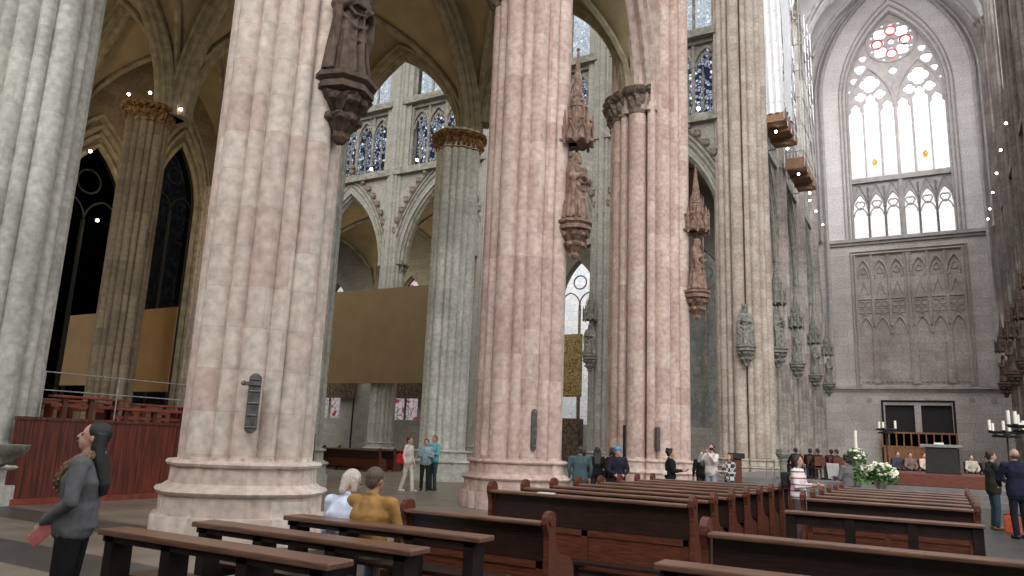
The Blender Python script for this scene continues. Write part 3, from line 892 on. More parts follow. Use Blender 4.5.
# blind tracery panel below
bp = bmesh.new(); plate(bp, FF, [(XC - 4.15, 7.75), (XC + 4.35, 7.75), (XC + 4.35, 19.5), (XC - 4.15, 19.5)], -.04, 0)
pn = struct(obj('wall_far_blind_panel', bp, M['panel']))
tb = bmesh.new()
L0_, R0_ = XC - 4.15, XC + 4.35
for e, w, r in ((0, -.1, .16), (.3, -.06, .09)):
    tube(tb, [FF(L0_ - e, 7.6, w), FF(L0_ - e, 19.5 + e, w), FF(R0_ + e, 19.5 + e, w), FF(R0_ + e, 7.6, w)], r, 6)
lw3 = (R0_ - L0_) / 6.3
rnd = random.Random(3)
for k in range(6):
    c = L0_ + lw3 * (k + .5) + (.3 * lw3 if k > 2 else 0)
    tube(tb, archpath(FF, c, lw3 / 2 - .08, 17.6, 1.35, -.1), .1, 6)
    tube(tb, archpath(FF, c, lw3 / 2 - .28, 17.3, 1.1, -.08), .06, 6)
    tube(tb, circpath(FF, c, 18.0, .3, -.08, 20, 3, .3, PI / 6), .05, 6, closed=True)
    for e in (-1, 1):
        tube(tb, [FF(c + e * (lw3 / 2 - .04), 12.9, -.1), FF(c + e * (lw3 / 2 - .04), 19.4, -.1)], .09, 6)
        tube(tb, [FF(c + e * lw3 * .25, 15.8, -.08), FF(c + e * .02, 16.9, -.08)], .05, 6)
    # lower net tracery
    for (du, z) in ((-.28, 14.9), (.28, 14.9), (-.28, 14.3), (.28, 14.3), (0, 13.75)):
        tube(tb, circpath(FF, c + du, z, .26, -.08, 18, 4, .25), .05, 6, closed=True)
    tube(tb, [FF(c - lw3 / 2 + .06, 15.35, -.08), FF(c + lw3 / 2 - .06, 15.35, -.08)], .06, 6)
    tube(tb, archpath(FF, c, lw3 / 2 - .08, 12.2, 1.5, -.1), .08, 6)
tube(tb, [FF(XC + .1, 7.7, -.1), FF(XC + .1, 19.4, -.1)], .15, 6)
for k in range(22):
    c = L0_ + .2 + k * .385
    ball(tb, FF(c, 8.0, -.08), .13, 1, .6, 1, 1)
fixn(tb)
obj('blind_tracery', tb, M['panel'], pn, smooth=False)
bq = bmesh.new()
for (u0, u1) in ((XC - 3.0, XC - 2.5), (XC - .1, XC + .5), (XC + 2.6, XC + 3.1)):
    plate(bq, FF, [(u0, 7.8), (u1, 7.8), (u1, 12.2), (u0 + .05, 12.2)], -.2, 0)
obj('blind_pilaster', bq, M['panel'], pn)
# portal
pf = bmesh.new()
tube(pf, [FF(-4.3, 0, -.04), FF(-4.3, 6.3, -.04), FF(1.1, 6.3, -.04), FF(1.1, 0, -.04)], .12, 6)
box(pf, -4.15, -1.8, FARY + .3, FARY + .4, 0, 6.0); box(pf, -1.4, 1.0, FARY + .3, FARY + .4, 0, 6.0)
dr = struct(obj('door_1', pf, M['dark']))
vb = bmesh.new()
box(vb, -4.4, 1.15, FARY - 1.3, FARY - 1.2, 0, 2.35)
obj('door_panel', vb, M['doorwood'], dr)
vb = bmesh.new()
for z in (2.35, 3.5):
    box(vb, -4.4, 1.15, FARY - 1.34, FARY - 1.16, z, z + .14)
for k in range(11):
    u = -4.4 + 5.55 * k / 10
    box(vb, u - .05, u + .05, FARY - 1.33, FARY - 1.17, 2.35, 3.6)
for k in range(10): box(vb, -4.4, 1.15, FARY - 1.31, FARY - 1.2, 2.95, 3.0)
box(vb, -4.4, -4.3, FARY - 1.3, FARY, 0, 3.64); box(vb, 1.05, 1.15, FARY - 1.3, FARY, 0, 3.64)
obj('door_frame', vb, M['doorwood'], dr)
vb = bmesh.new(); box(vb, -4.3, 1.05, FARY - 1.24, FARY - 1.22, 2.4, 3.5)
obj('door_glazing', vb, M['g_haze'], dr)
# putlog/foliage bosses under the ledge
fb = bmesh.new()
for u in (-7.0, -5.3, -.9, 2.4, 4.0): box(fb, u - .2, u + .2, FARY - .06, FARY + .02, 6.2, 6.6)
struct(obj('trim_far_bosses', fb, M['trac']))
# high vault over the arm
for a, b in ((60.5, 68.2), (68.2, FARY)):
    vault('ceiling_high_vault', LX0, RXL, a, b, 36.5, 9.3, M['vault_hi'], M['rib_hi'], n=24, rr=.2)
for yy in (60.5, 68.2):
    mb = bmesh.new(); f_ = FR('Y', yy)
    for w, r in ((-.35, .16), (0, .28), (.35, .16)):
        tube(mb, archpath(f_, XC, 7.3, 36.5, 9.5, w), r, 8)
    fixn(mb); struct(obj('trim_vault_rib', mb, M['rib_hi'], smooth=True))

# unseen back wall behind the camera, added to block low sky light
bm = bmesh.new(); box(bm, -60, 24, -14, -13.6, 0, 14); struct(obj('wall_back', bm, M['pale']))
# ------------------------------------------------------------------ pews
def end_panel(bm, x0, x1):
    poly = [(-.07, 0), (.50, 0), (.50, .40), (.46, .50), (.38, .55), (.20, .58), (.11, .66), (.07, .78), (.06, .90), (.075, .97), (.05, 1.03), (-.01, 1.055), (-.08, 1.04), (-.125, .99), (-.13, .92), (-.10, .86), (-.075, .80), (-.07, .60)]
    prism(bm, poly, 'x', x0, x1)
    ring = []
    for s, x in ((-1, x0), (1, x1)):
        tube(bm, [(x - .012, -.03, .955), (x + .012, -.03, .955)], .055, 12)

def pew(x0, x1, y, label, group, red=.5, skew=0.):
    L = x1 - x0
    t = thing('church_pew', label, 'pew', ((x0 + x1) / 2, y, 0), skew, group)
    h = L / 2
    b = bmesh.new()
    box(b, -h + .05, h - .05, -.015, .02, .50, .90)
    obj('backrest', b, M['wood'], t)
    b = bmesh.new()
    box(b, -h + .05, h - .05, -.02, .015, .12, .50)
    n = max(2, int(L / 1.0))
    for k in range(n + 1):
        u = -h + .08 + (L - .16) * k / n
        box(b, u - .04, u + .04, -.04, .015, .10, .53)
    box(b, -h + .05, h - .05, -.04, .015, .46, .53); box(b, -h + .05, h - .05, -.04, .015, .06, .14)
    obj('lower_panel', b, M['wood_red'], t)
    b = bmesh.new(); box(b, -h + .04, h - .04, -.15, .035, .905, .945); bevel(b, .012); obj('book_ledge', b, M['wood_top'], t)
    b = bmesh.new(); box(b, -h + .05, h - .05, .02, .44, .42, .46); bevel(b, .01); obj('seat', b, M['wood'], t)
    for s in (-1, 1):
        b = bmesh.new(); end_panel(b, s * h - .03, s * h + .03); fixn(b); obj('end_panel', b, M['wood_red'] if red else M['wood'], t)
    b = bmesh.new(); box(b, -h + .1, h - .1, -.44, -.26, .17, .215); bevel(b, .01)
    kn = obj('kneeler', b, M['wood'], t)
    for k in range(n + 1):
        u = -h + .2 + (L - .4) * k / n
        b = bmesh.new(); box(b, u - .03, u + .03, -.42, -.28, 0, .17); box(b, u - .02, u + .02, -.28, -.0, .1, .15)
        obj('kneeler_leg', b, M['wood'], kn)
    return t

def bench(x0, x1, y, label, group):
    """open-backed bench: broad rail on posts, seat beyond, foot board this side"""
    L = x1 - x0; h = L / 2
    t = thing('open_bench', label, 'bench', ((x0 + x1) / 2, y, 0), 0, group)
    b = bmesh.new(); box(b, -h, h, -.13, .12, .765, .81); bevel(b, .012); obj('top_rail', b, M['wood_top'], t)
    b = bmesh.new(); box(b, -h + .04, h - .04, -.10, -.07, .72, .765); obj('apron', b, M['wood_black'], t)
    for u in (-h + .12, -h / 3, h / 3, h - .12):
        b = bmesh.new(); prism(b, [(-.10, 0), (.08, 0), (.07, .765), (-.10, .765)], 'x', u - .05, u + .05); obj('leg', b, M['wood_black'], t)
    b = bmesh.new(); box(b, -h + .02, h - .02, .12, .46, .41, .45); bevel(b, .01)
    for u in (-h + .12, 0, h - .12): box(b, u - .04, u + .04, .36, .44, 0, .41); box(b, u - .03, u + .03, .05, .4, .34, .41)
    obj('seat', b, M['wood'], t)
    b = bmesh.new(); box(b, -h - .03, h - .03, -.36, -.2, .19, .24); bevel(b, .01)
    for u in (-h + .12, h - .12): box(b, u - .04, u + .04, -.36, -.1, .06, .2)
    obj('foot_board', b, M['wood_black'], t)
    return t

bench(-5.74, -3.36, 3.82, 'open-backed brown bench nearest the lower left corner, in front of the two others', 'open benches at the left front')
bench(-5.70, -3.34, 4.64, 'open-backed brown bench between the lower left one and the one with the couple', 'open benches at the left front')
bench(-5.60, -3.36, 5.60, 'open-backed bench on which the couple sits', 'open benches at the left front')
_p = pew(-5.05, -3.35, 6.75, 'dark closed-back pew just in front of the seated couple', None); _p.scale = (1, 1, .9)
LB = [9.1, 10.05, 11.0, 11.95, 12.9, 13.85, 14.8, 15.75]
names = ['nearest to the camera, with its whole back and kneeler in view', 'second from the camera', 'third from the camera', 'fourth from the camera', 'fourth from the altar', 'third from the altar', 'second from the altar', 'closest to the altar']
for yy, nn in zip(LB, names):
    pew(-5.40, -2.62, yy, 'left-block brown pew, ' + nn, 'pews left of the centre aisle')
pew(-1.72, 1.5, 6.35, 'large dark pew with a worn brown ledge at the lower right', None)
bench(-1.80, 1.4, 5.38, 'open bench cut off by the bottom edge at the lower right', None)
# prayer desk in front of the right block
t = thing('prayer_desk', 'long dark open prayer desk with a shiny top at the front of the right block', 'desk', (-.78, 11.3, 0), R(2))
b = bmesh.new(); box(b, -1.18, 1.18, -.12, .13, .77, .81); bevel(b, .01); obj('desk_top', b, M['wood_top'], t)
for u in (-1.1, -.36, .38, 1.1):
    b = bmesh.new(); box(b, u - .06, u + .06, -.08, .08, 0, .77); obj('leg', b, M['wood_black'], t)
b = bmesh.new(); box(b, -1.1, 1.1, -.05, -.02, .64, .77); obj('apron', b, M['wood_black'], t)
b = bmesh.new(); box(b, -1.15, 1.15, .25, .42, .18, .22)
for u in (-1.1, 0, 1.1): box(b, u - .04, u + .04, .05, .4, 0, .18)
obj('kneeler', b, M['wood_red'], t)
RB = [12.2, 13.2, 14.2, 15.2, 16.2, 17.2]
rn = ['directly behind the prayer desk', 'second behind the prayer desk', 'third behind the prayer desk', 'third from the altar', 'second from the altar', 'nearest the flower stand']
for yy, nn in zip(RB, rn):
    pew(-1.85, .36, yy, 'right-block pew with a shiny ledge, ' + nn, 'pews right of the centre aisle', skew=R(1))
for k, (yy, nn) in enumerate(zip((27.2, 28.3, 29.4), ('nearest', 'middle', 'farthest'))):
    pew(-26.6, -22.2, yy, 'reddish pew in the side aisle beyond the broad pink pillar, %s of its row' % nn, 'pews in the side aisle')
# white booklet lying on the ledge
b = bmesh.new(); box(b, -.11, .11, -.05, .05, 0, .012); o = obj('booklet', b, M['paper'], loc=(-4.55, 9.03, .945)); tag(o, 'white booklet lying on the ledge of the first left-block pew', 'booklet')

# ------------------------------------------------------------------ people
def capsule(bm, a, b, ra, rb, n=10):
    a, b = Vector(a), Vector(b)
    tube(bm, [a, a.lerp(b, .5), b], [ra, (ra + rb) / 2, rb], n)
    ball(bm, a, ra * 1.0, sub=2); ball(bm, b, rb * 1.0, sub=2)

def remesh(o, vox, it=2):
    m = o.modifiers.new('Remesh', 'REMESH'); m.mode = 'VOXEL'; m.voxel_size = vox; m.use_smooth_shade = True
    if it:
        s = o.modifiers.new('Smooth', 'SMOOTH'); s.iterations = it; s.factor = .5
    return o

ARMS = {   # (elbow, wrist, hand direction) for the right arm (x > 0), mirrored for the left
    'down': ((.25, -.02, 1.12), (.27, .07, .87), (0, .15, -1)),
    'clasp': ((.25, -.02, 1.13), (.07, .20, .95), (-.35, .35, -.85)),
    'photo': ((.25, .22, 1.24), (.09, .30, 1.46), (-.3, .1, .9)),
    'hold': ((.24, .05, 1.11), (.12, .30, 1.14), (-.3, .9, .1)),
    'lap': ((.25, .12, 1.10), (.12, .33, .98), (-.5, .8, -.3)),
}
def hand(bm, w, d, s, k=1.):
    """palm and five separate bent fingers; s=+1 right, -1 left"""
    w = Vector(w); d = Vector(d).normalized()
    side = d.cross(Vector((0, 1, 0)));
    if side.length < .2: side = d.cross(Vector((0, 0, 1)))
    side.normalize(); nor = side.cross(d).normalized()
    if nor.y < 0: nor = -nor
    pc = w + d * .048 * k
    tube(bm, [w - d * .01, w + d * .03 * k, w + d * .085 * k], [.024 * k, .033 * k, .034 * k], 8, squash=.5)
    ball(bm, pc, .034 * k, sub=2)
    for i, (o, L) in enumerate(((-.028, .060), (-.010, .072), (.010, .068), (.027, .054))):
        p0 = w + d * .085 * k + side * o * k * s
        p1 = p0 + d * L * .5 * k + nor * .006 * k; p2 = p1 + d * L * .35 * k + nor * .018 * k; p3 = p2 + d * L * .2 * k + nor * .022 * k
        tube(bm, [p0 - d * .01, p0, p1, p2, p3], [.0095 * k, .0095 * k, .0088 * k, .008 * k, .007 * k], 6)
    p0 = w + d * .03 * k - side * .026 * s * k
    tube(bm, [p0, p0 + (d * .5 - side * s * .8) * .028 * k, p0 + (d * .8 - side * s * .75) * .048 * k + nor * .01 * k], [.012 * k, .011 * k, .009 * k], 6)

def person(label, x, y, face, H=1.68, arms='down', top=(.1, .1, .1), topkind=None, bottom=(.03, .03, .035), hair=(.02, .015, .012), hairlen='short',
           sit=False, vox=.014, group=None, shoes=(.03, .03, .03), skin=None, z=0, headyaw=0, headpitch=0, wide=1., lean=0., stride=0., sleeves=True, long=0., cat='person', hat=None, armr=None, arml=None, collar=None):
    k = H / 1.70
    t = thing('person', label, cat, (x, y, z), face, group)
    sk = skin or SKIN
    dz = -.44 if sit else 0
    def U(p):            # upper body transform (lean forward about the hips)
        px, py, pz = p
        hz = .92
        c, s = math.cos(lean), math.sin(lean)
        yy = py * c + (pz - hz) * s; zz = hz + (pz - hz) * c - py * s
        return (px * k, yy * k, (zz + dz) * k)
    def D(p): return (p[0] * k, p[1] * k, p[2] * k)
    HM = Matrix.Rotation(headyaw, 4, 'Z') @ Matrix.Rotation(headpitch, 4, 'X')
    hp = Vector((0, .01, 1.47))
    def Hd(p):
        v = HM @ (Vector(p) - hp) + hp
        return U(v)
    def Hs(p, r, sx=1, sy=1, sz=1, sub=2, bm=None):
        ball(bm, Hd(p), r * k, sx, sy, sz, sub, mat=HM)
    if sit:
        hips = [(-.09, .02, .50), (.09, .02, .50)]; knees = [(-.12, .44, .50), (.12, .44, .50)]; ank = [(-.12, .42, .09), (.12, .42, .09)]
    else:
        hips = [(-.09, 0, .90), (.09, 0, .90)]; knees = [(-.10, .02 + stride * .5, .48), (.10, .02 - stride * .4, .48)]; ank = [(-.10, -.02 + stride, .08), (.10, -.02 - stride, .08)]
    SH = [(-.175 * wide, 0, 1.385), (.175 * wide, 0, 1.385)]
    A = []
    for i, s in enumerate((-1, 1)):
        e, w, d = ARMS[(arml if i == 0 else armr) or arms]
        A.append(((s * e[0] * (.6 + .4 * wide), e[1], e[2]), (s * w[0], w[1], w[2]), (s * d[0], d[1], d[2])))
    # one continuous body
    b = bmesh.new()
    for i in (0, 1):
        capsule(b, D(hips[i]), D(knees[i]), .078 * k, .05 * k); capsule(b, D(knees[i]), D(ank[i]), .048 * k, .034 * k)
        f = Vector(D(ank[i])); capsule(b, f + Vector((0, -.02, -.035)) * k, f + Vector((0, .13, -.045)) * k, .034 * k, .028 * k)
    capsule(b, U((-.07, 0, .95)), U((.07, 0, .95)), .10 * k, .10 * k)
    tube(b, [U((0, 0, .9)), U((0, 0, 1.08)), U((0, 0, 1.25)), U((0, 0, 1.38)), U((0, 0, 1.42))], [.11 * k, .10 * k, .115 * k, .09 * k, .05 * k], 12)
    capsule(b, U((0, -.005, 1.40)), Hd((0, .01, 1.52)), .056 * k, .05 * k)
    for i, s in enumerate((-1, 1)):
        e, w, d = A[i]
        capsule(b, U((s * .08, 0, 1.37)), U(SH[i]), .052 * k, .048 * k)
        capsule(b, U(SH[i]), U(e), .047 * k, .038 * k); capsule(b, U(e), U(w), .036 * k, .024 * k)
        hd = Vector(U((w[0] + d[0], w[1] + d[1], w[2] + d[2]))) - Vector(U(w))
        hand(b, U(w), hd, s, k)
    Hs((0, .0, 1.60), .088, .86, 1.08, 1.12, 3, b); Hs((0, .035, 1.545), .066, .88, 1.0, 1.05, 3, b)
    Hs((0, .055, 1.505), .038, 1.1, .9, .8, 2, b)
    Hs((0, .100, 1.580), .014, .9, 1.1, 1.6, 2, b); Hs((0, .112, 1.566), .014, 1.2, 1., .8, 2, b)
    Hs((0, .092, 1.535), .018, 1.4, .7, .55, 2, b)
    for s in (-1, 1):
        Hs((s * .078, .0, 1.575), .02, .5, .9, 1.5, 2, b); Hs((s * .03, .085, 1.605), .018, 1.2, .5, .5, 2, b)
    bo = remesh(obj('body', b, sk, t, smooth=True), vox * .75, 1)
    # eyes and mouth
    if vox < .013:
        b = bmesh.new()
        for s in (-1, 1): Hs((s * .031, .091, 1.588), .010, 1.25, .6, .7, 2, b)
        obj('eyes', b, M['dark'], bo, smooth=True)
        b = bmesh.new(); Hs((0, .105, 1.534), .012, 1.7, .5, .45, 2, b); obj('lips', b, cloth((.40, .12, .11)), bo, smooth=True)
    # hair or hat
    b = bmesh.new()
    Hs((0, -.016, 1.620), .094, .93, 1.0, 1.0, 3, b); Hs((0, -.048, 1.575), .072, 1.05, .75, 1.1, 2, b)
    if hairlen == 'bald': b.free(); b = bmesh.new(); Hs((0, -.05, 1.56), .072, 1.1, .78, .7, 2, b)
    if hairlen in ('long', 'pony'):
        for s in ((-1, 0, 1) if hairlen == 'long' else (0,)):
            tube(b, [Hd((s * .05, -.035, 1.62)), Hd((s * .062, -.05, 1.52)), U((s * .065, -.095, 1.40)), U((s * .055, -.145, 1.24)), U((s * .04, -.15, 1.16))],
                 [.05 * k, .052 * k, .045 * k, .035 * k, .012 * k], 8)
    if hairlen == 'bob':
        for s in (-1, 1): capsule(b, Hd((s * .07, -.02, 1.61)), Hd((s * .078, .0, 1.50)), .04 * k, .03 * k)
        capsule(b, Hd((0, -.07, 1.60)), Hd((0, -.07, 1.47)), .06 * k, .045 * k)
    if hairlen == 'curly':
        rr = random.Random(int(x * 100))
        for q in range(46):
            aa = rr.uniform(0, 2 * PI); zz = rr.uniform(-.05, .11)
            Hs((.095 * math.cos(aa) * (1 - max(0, zz) * 3), -.03 + .095 * math.sin(aa) * (1 - max(0, zz) * 2.5), 1.60 + zz), .03, 1, 1, 1, 1, b) if math.sin(aa) < .55 or zz > .06 else None
    o = obj('hair', b, plain('hair', hair, .6, var=.4, scale=30, stretch=(8, 8, 1)), t, smooth=True); remesh(o, vox * .7, 1)
    if hat:
        b = bmesh.new(); Hs((0, -.005, 1.655), .10, 1, 1.08, .82, 3, b); Hs((0, .07, 1.64), .06, 1.3, 1.1, .2, 2, b)
        remesh(obj('cap', b, cloth(hat), t, smooth=True), vox * .7, 1)
    # trousers
    b = bmesh.new()
    for i in (0, 1):
        capsule(b, D(hips[i]), D(knees[i]), .096 * k, .068 * k); 
        q = Vector(D(knees[i])).lerp(Vector(D(ank[i])), .95)
        capsule(b, D(knees[i]), q, .066 * k, .060 * k)
    capsule(b, U((-.06, 0, .95)), U((.06, 0, .95)), .118 * k, .118 * k)
    if sit: capsule(b, D((-.07, -.0, .54)), D((.07, -.0, .54)), .115 * k, .115 * k)
    remesh(obj('trousers', b, cloth(bottom), t, smooth=True), vox, 2)
    # shoes
    for i in (0, 1):
        b = bmesh.new(); f = Vector(D(ank[i]))
        capsule(b, f + Vector((0, -.04, -.035)) * k, f + Vector((0, .15, -.045)) * k, .042 * k, .034 * k)
        obj('shoe', b, cloth(shoes, .5), t, smooth=True)
    # jacket or shirt
    b = bmesh.new()
    zb = .93 - long
    tube(b, [U((0, 0, zb)), U((0, 0, 1.0)), U((0, 0, 1.12)), U((0, .005, 1.26)), U((0, 0, 1.38)), U((0, -.01, 1.44))],
         [.155 * k, .150 * k, .138 * k, .155 * k, .125 * k, .072 * k], 16)
    tube(b, [U((.058 * math.cos(q_), -.004 + .055 * math.sin(q_), 1.448 - .018 * math.sin(q_))) for q_ in [2 * PI * j / 14 for j in range(14)]], .019 * k, 6, closed=True)
    for s in (-1, 1):
        tube(b, [U((s * .055 * wide, 0, zb)), U((s * .055 * wide, 0, 1.0)), U((s * .045 * wide, 0, 1.12)), U((s * .06 * wide, .0, 1.27)), U((s * .075 * wide, 0, 1.37)), U((s * .05, -.005, 1.42))],
             [.135 * k, .132 * k, .122 * k, .138 * k, .085 * k, .05 * k], 14)
    if long or not sit:
        capsule(b, U((-.07, 0, zb)), U((.07, 0, zb)), .13 * k, .13 * k)
    for i, s in enumerate((-1, 1)):
        e, w, d = A[i]
        capsule(b, U((s * .07, 0, 1.375)), U(SH[i]), .068 * k, .068 * k)
        ew = Vector(U(e)); ww = ew.lerp(Vector(U(w)), .93 if sleeves else .1)
        capsule(b, U(SH[i]), ew, .064 * k, .054 * k)
        capsule(b, ew, ww, .052 * k, .040 * k)
    o = remesh(obj('jacket' if sleeves else 'shirt', b, cloth(top, kind=topkind), t, smooth=True), vox, 2)
    tx = bpy.data.textures.get('folds') or bpy.data.textures.new('folds', 'CLOUDS'); tx.noise_scale = .12
    dm = o.modifiers.new('Folds', 'DISPLACE'); dm.texture = tx; dm.strength = .022; dm.mid_level = .5; dm.texture_coords = 'OBJECT' if False else 'LOCAL'
    if collar:
        b = bmesh.new(); rr = random.Random(5)
        pts = []
        for q in range(13):
            aa = R(-62 + q * 304 / 12) - PI / 2 + R(-28) + PI
            pts.append(aa)
        path = [(.035, .155, 1.20), (.07, .15, 1.27), (.105, .10, 1.36), (.11, .03, 1.42), (.08, -.05, 1.455), (0, -.085, 1.47), (-.08, -.05, 1.455), (-.11, .03, 1.42), (-.105, .10, 1.36), (-.07, .15, 1.27), (-.035, .155, 1.20)]
        tube(b, [U(p) for p in path], [.02 * k, .03 * k] + [.038 * k] * 7 + [.03 * k, .02 * k], 8)
        for q in range(260):
            i = rr.randrange(len(path) - 1); p = Vector(path[i]).lerp(Vector(path[i + 1]), rr.random())
            dd = Vector((rr.gauss(0, 1), rr.gauss(0, 1), rr.gauss(0, 1))).normalized()
            ball(b, U(tuple(p + dd * .032)), .011 * k, sub=1)
        obj('fur_collar', b, plain('brown_fur', collar, .95, var=.5, scale=40, bump=.6), t, smooth=True)
    return t

FACE_L = YAWN = None
def toward(px_dir):       # angle so that local +Y points along world direction (dx,dy)
    return math.atan2(-px_dir[0], px_dir[1])
left = toward((-.87, -.5)); right = toward((.87, .5)); away = toward((-.5, .87)); cam = toward((.5, -.87))

w = person('standing woman in a grey jacket with a brown fur collar and long black hair', -5.39, 3.29, toward((-.72, -.66)), H=1.62, arms='clasp',
       top=(.10, .10, .108), bottom=(.008, .008, .010), wide=1.12, hair=(.008, .007, .008), hairlen='long', vox=.010, headyaw=R(8), headpitch=R(9), collar=(.17, .11, .065), lean=R(-3), armr='clasp', arml='clasp')
b = bmesh.new(); prism(b, [(-.045, -.11), (.04, -.115), (.045, .10), (-.04, .11)], 'y', -.006, .006)
prism(b, [(-.04, -.10), (.035, -.11), (.04, .095), (-.035, .10)], 'y', .008, .014)
fixn(b)
o = obj('brochure', b, cloth((.42, .13, .13)), loc=(-5.45, 3.11, .855)); o.rotation_euler = (R(10), R(48), R(30)); tag(o, 'pink folded brochure held low by the woman in the fur collar', 'brochure')

person('seated elderly woman with white-grey hair and a white blouse, seen from behind', -5.19, 5.86, toward((-.22, 1)), H=1.70, arms='lap', top=(.62, .68, .86), bottom=(.35, .42, .6),
       hair=(.50, .44, .40), hairlen='bob', sit=True, vox=.012, headyaw=R(-24), headpitch=R(-14), lean=R(8), wide=1.05)
person('seated man in a mustard jacket with short grey-brown hair, seen from behind', -4.87, 5.87, toward((-.10, 1)), H=1.74, arms='lap', top=(.33, .185, .06), bottom=(.3, .26, .2),
       hair=(.09, .06, .045), hairlen='short', sit=True, vox=.012, wide=1.22, headyaw=R(-10), headpitch=R(-4), lean=R(5), skin=SKIN2)
# three visitors by the grey aisle pillar
person('visitor in a white jacket and light trousers walking with a red shoulder bag', -13.95, 18.45, toward((.9, .1)), H=1.60, top=(.60, .56, .52), bottom=(.60, .55, .48), hair=(.05, .03, .02), stride=.16, shoes=(.5, .5, .5))
person('visitor in a pale blue shirt between the white jacket and the turquoise shirt', -13.86, 19.2, cam, H=1.56, top=(.26, .36, .42), bottom=(.02, .02, .02), hair=(.015, .012, .01), arms='hold')
person('visitor in a turquoise shirt and dark jeans, rightmost of the three by the grey pillar', -13.95, 19.75, toward((-.2, -1)), H=1.68, top=(.12, .42, .45), bottom=(.04, .07, .08), hair=(.20, .11, .06), arms='hold', sleeves=False)
b = bmesh.new(); box(b, -.16, .16, -.06, .06, -.16, .14); bevel(b, .045, 3); tube(b, [(-.10, 0, .12), (.0, 0, .30), (.12, .0, .38)], .012, 6)
o = obj('shoulder_bag', b, cloth((.48, .02, .03)), loc=(-14.10, 18.33, .96)); o.rotation_euler = (0, 0, away); tag(o, 'red shoulder bag on the visitor in the white jacket', 'bag')

# people standing beyond the left pews
person('broad person in a blue-grey coat seen from behind, beside the middle pink pillar', -7.72, 16.85 + .25, away, H=1.54, top=(.055, .095, .11), bottom=(.03, .04, .05), hair=(.03, .025, .02), wide=1.45, long=.12)
person('person in black half hidden by the middle pink pillar', -8.15, 17.95 + .3, away, H=1.46, top=(.015, .015, .018), hair=(.02, .015, .012))
person('dark-haired person in a black coat just right of the blue-grey coat', -7.72, 18.15, away, H=1.53, top=(.012, .012, .014), hair=(.012, .01, .01), hairlen='long')
person('slim person in black with a bag, left of the blue cap', -7.35, 18.25, toward((-.8, .3)), H=1.53, top=(.012, .012, .015), hair=(.01, .01, .01), hairlen='bob')
person('person in a bright blue cap and dark jacket facing the camera', -7.0, 17.75, cam, H=1.55, top=(.018, .016, .03), bottom=(.02, .02, .03), hair=(.02, .015, .01), hat=(.05, .28, .55), arms='lap', wide=1.15)
person('woman with curly dark hair in black looking at a device in her hands', -5.95, 18.65, toward((.9, .35)), H=1.56, top=(.010, .010, .012), hair=(.010, .008, .008), hairlen='curly', arms='hold')
b = bmesh.new(); box(b, -.06, .06, -.09, .09, 0, .015); bevel(b, .005); o = obj('handheld_guide', b, M['dark'], loc=(-5.60, 18.79, 1.05)); o.rotation_euler = (R(25), 0, right); tag(o, 'small dark device held by the curly-haired woman in black', 'device')
b = bmesh.new(); box(b, -.05, .05, -.04, .04, -.05, .05); bevel(b, .02); o = obj('hip_pouch', b, M['paper'], loc=(-6.01, 18.40, .98)); tag(o, 'small white pouch at the hip of the curly-haired woman', 'pouch')
person('person in black behind the photographer in the white jacket', -6.25, 22.6, away, H=1.52, top=(.01, .01, .012), hair=(.012, .01, .01), hairlen='long', wide=1.2)
person('photographer in a white hooded jacket raising a camera', -5.62, 21.3, toward((-.35, -1)), H=1.74, arms='photo', top=(.62, .56, .56), bottom=(.28, .33, .42), hair=(.03, .02, .018), headpitch=R(16))
b = bmesh.new(); box(b, -.055, .055, -.02, .02, -.035, .035); bevel(b, .006); tube(b, [(0, .02, 0), (0, .05, 0)], .022, 12); o = obj('camera', b, M['dark'], loc=(-5.52, 20.98, 1.60)); o.rotation_euler = (0, 0, PI); tag(o, 'black camera held up by the photographer in white', 'camera')
person('shorter woman in a black and white chequered shirt beside the photographer', -5.15, 21.4, toward((-.6, -1)), H=1.49, top=(.3, .3, .3), topkind='plaid', bottom=(.05, .05, .06), hair=(.13, .03, .02), hairlen='bob', headpitch=R(14), arms='hold')
person('woman in a white top with thin stripes and brown trousers standing in the centre aisle', -2.28, 14.5, toward((.75, -.15)), H=1.55, arms='hold', top=(.7, .65, .68), topkind='stripe', bottom=(.10, .07, .075), hair=(.02, .012, .01), hairlen='bob')
b = bmesh.new(); box(b, -.11, .11, -.06, .06, -.15, .13); bevel(b, .045, 3); o = obj('backpack', b, M['dark'], loc=(-2.50, 14.53, 1.12)); o.rotation_euler = (0, 0, R(80)); tag(o, 'small black backpack on the woman in the striped top', 'backpack')
person('dark-haired woman in a grey jacket holding white papers, beside the flowers', -2.02, 19.9, toward((-.7, .35)), H=1.58, arms='hold', top=(.14, .13, .14), bottom=(.07, .06, .07), hair=(.008, .007, .007), hairlen='curly')
b = bmesh.new(); box(b, -.15, .15, -.01, .01, -.17, .2); bevel(b, .004); o = obj('paper_sheets', b, M['paper'], loc=(-2.31, 19.90, 1.18)); o.rotation_euler = (R(-12), 0, left + R(40)); tag(o, 'white sheets of paper held by the woman in the grey jacket', 'paper')
person('man in a dark olive jacket and blue jeans standing right of the right pews', 1.0, 21.6, toward((.85, .25)), H=1.82, top=(.022, .024, .017), bottom=(.035, .06, .085), hair=(.03, .016, .012), arms='lap', wide=1.15, shoes=(.2, .1, .05), long=.1)
person('balding man in a navy jacket and dark trousers at the right edge', 1.34, 19.6, toward((-.5, .9)), H=1.86, top=(.012, .014, .035), bottom=(.012, .012, .02), hair=(.10, .07, .05), hairlen='bald', wide=1.3, arms='lap', long=.12)
b = bmesh.new(); box(b, -.16, .16, -.07, .07, 0, .38); bevel(b, .03, 2); tube(b, [(-.08, 0, .37), (-.04, 0, .5), (.04, 0, .5), (.08, 0, .37)], .012, 6)
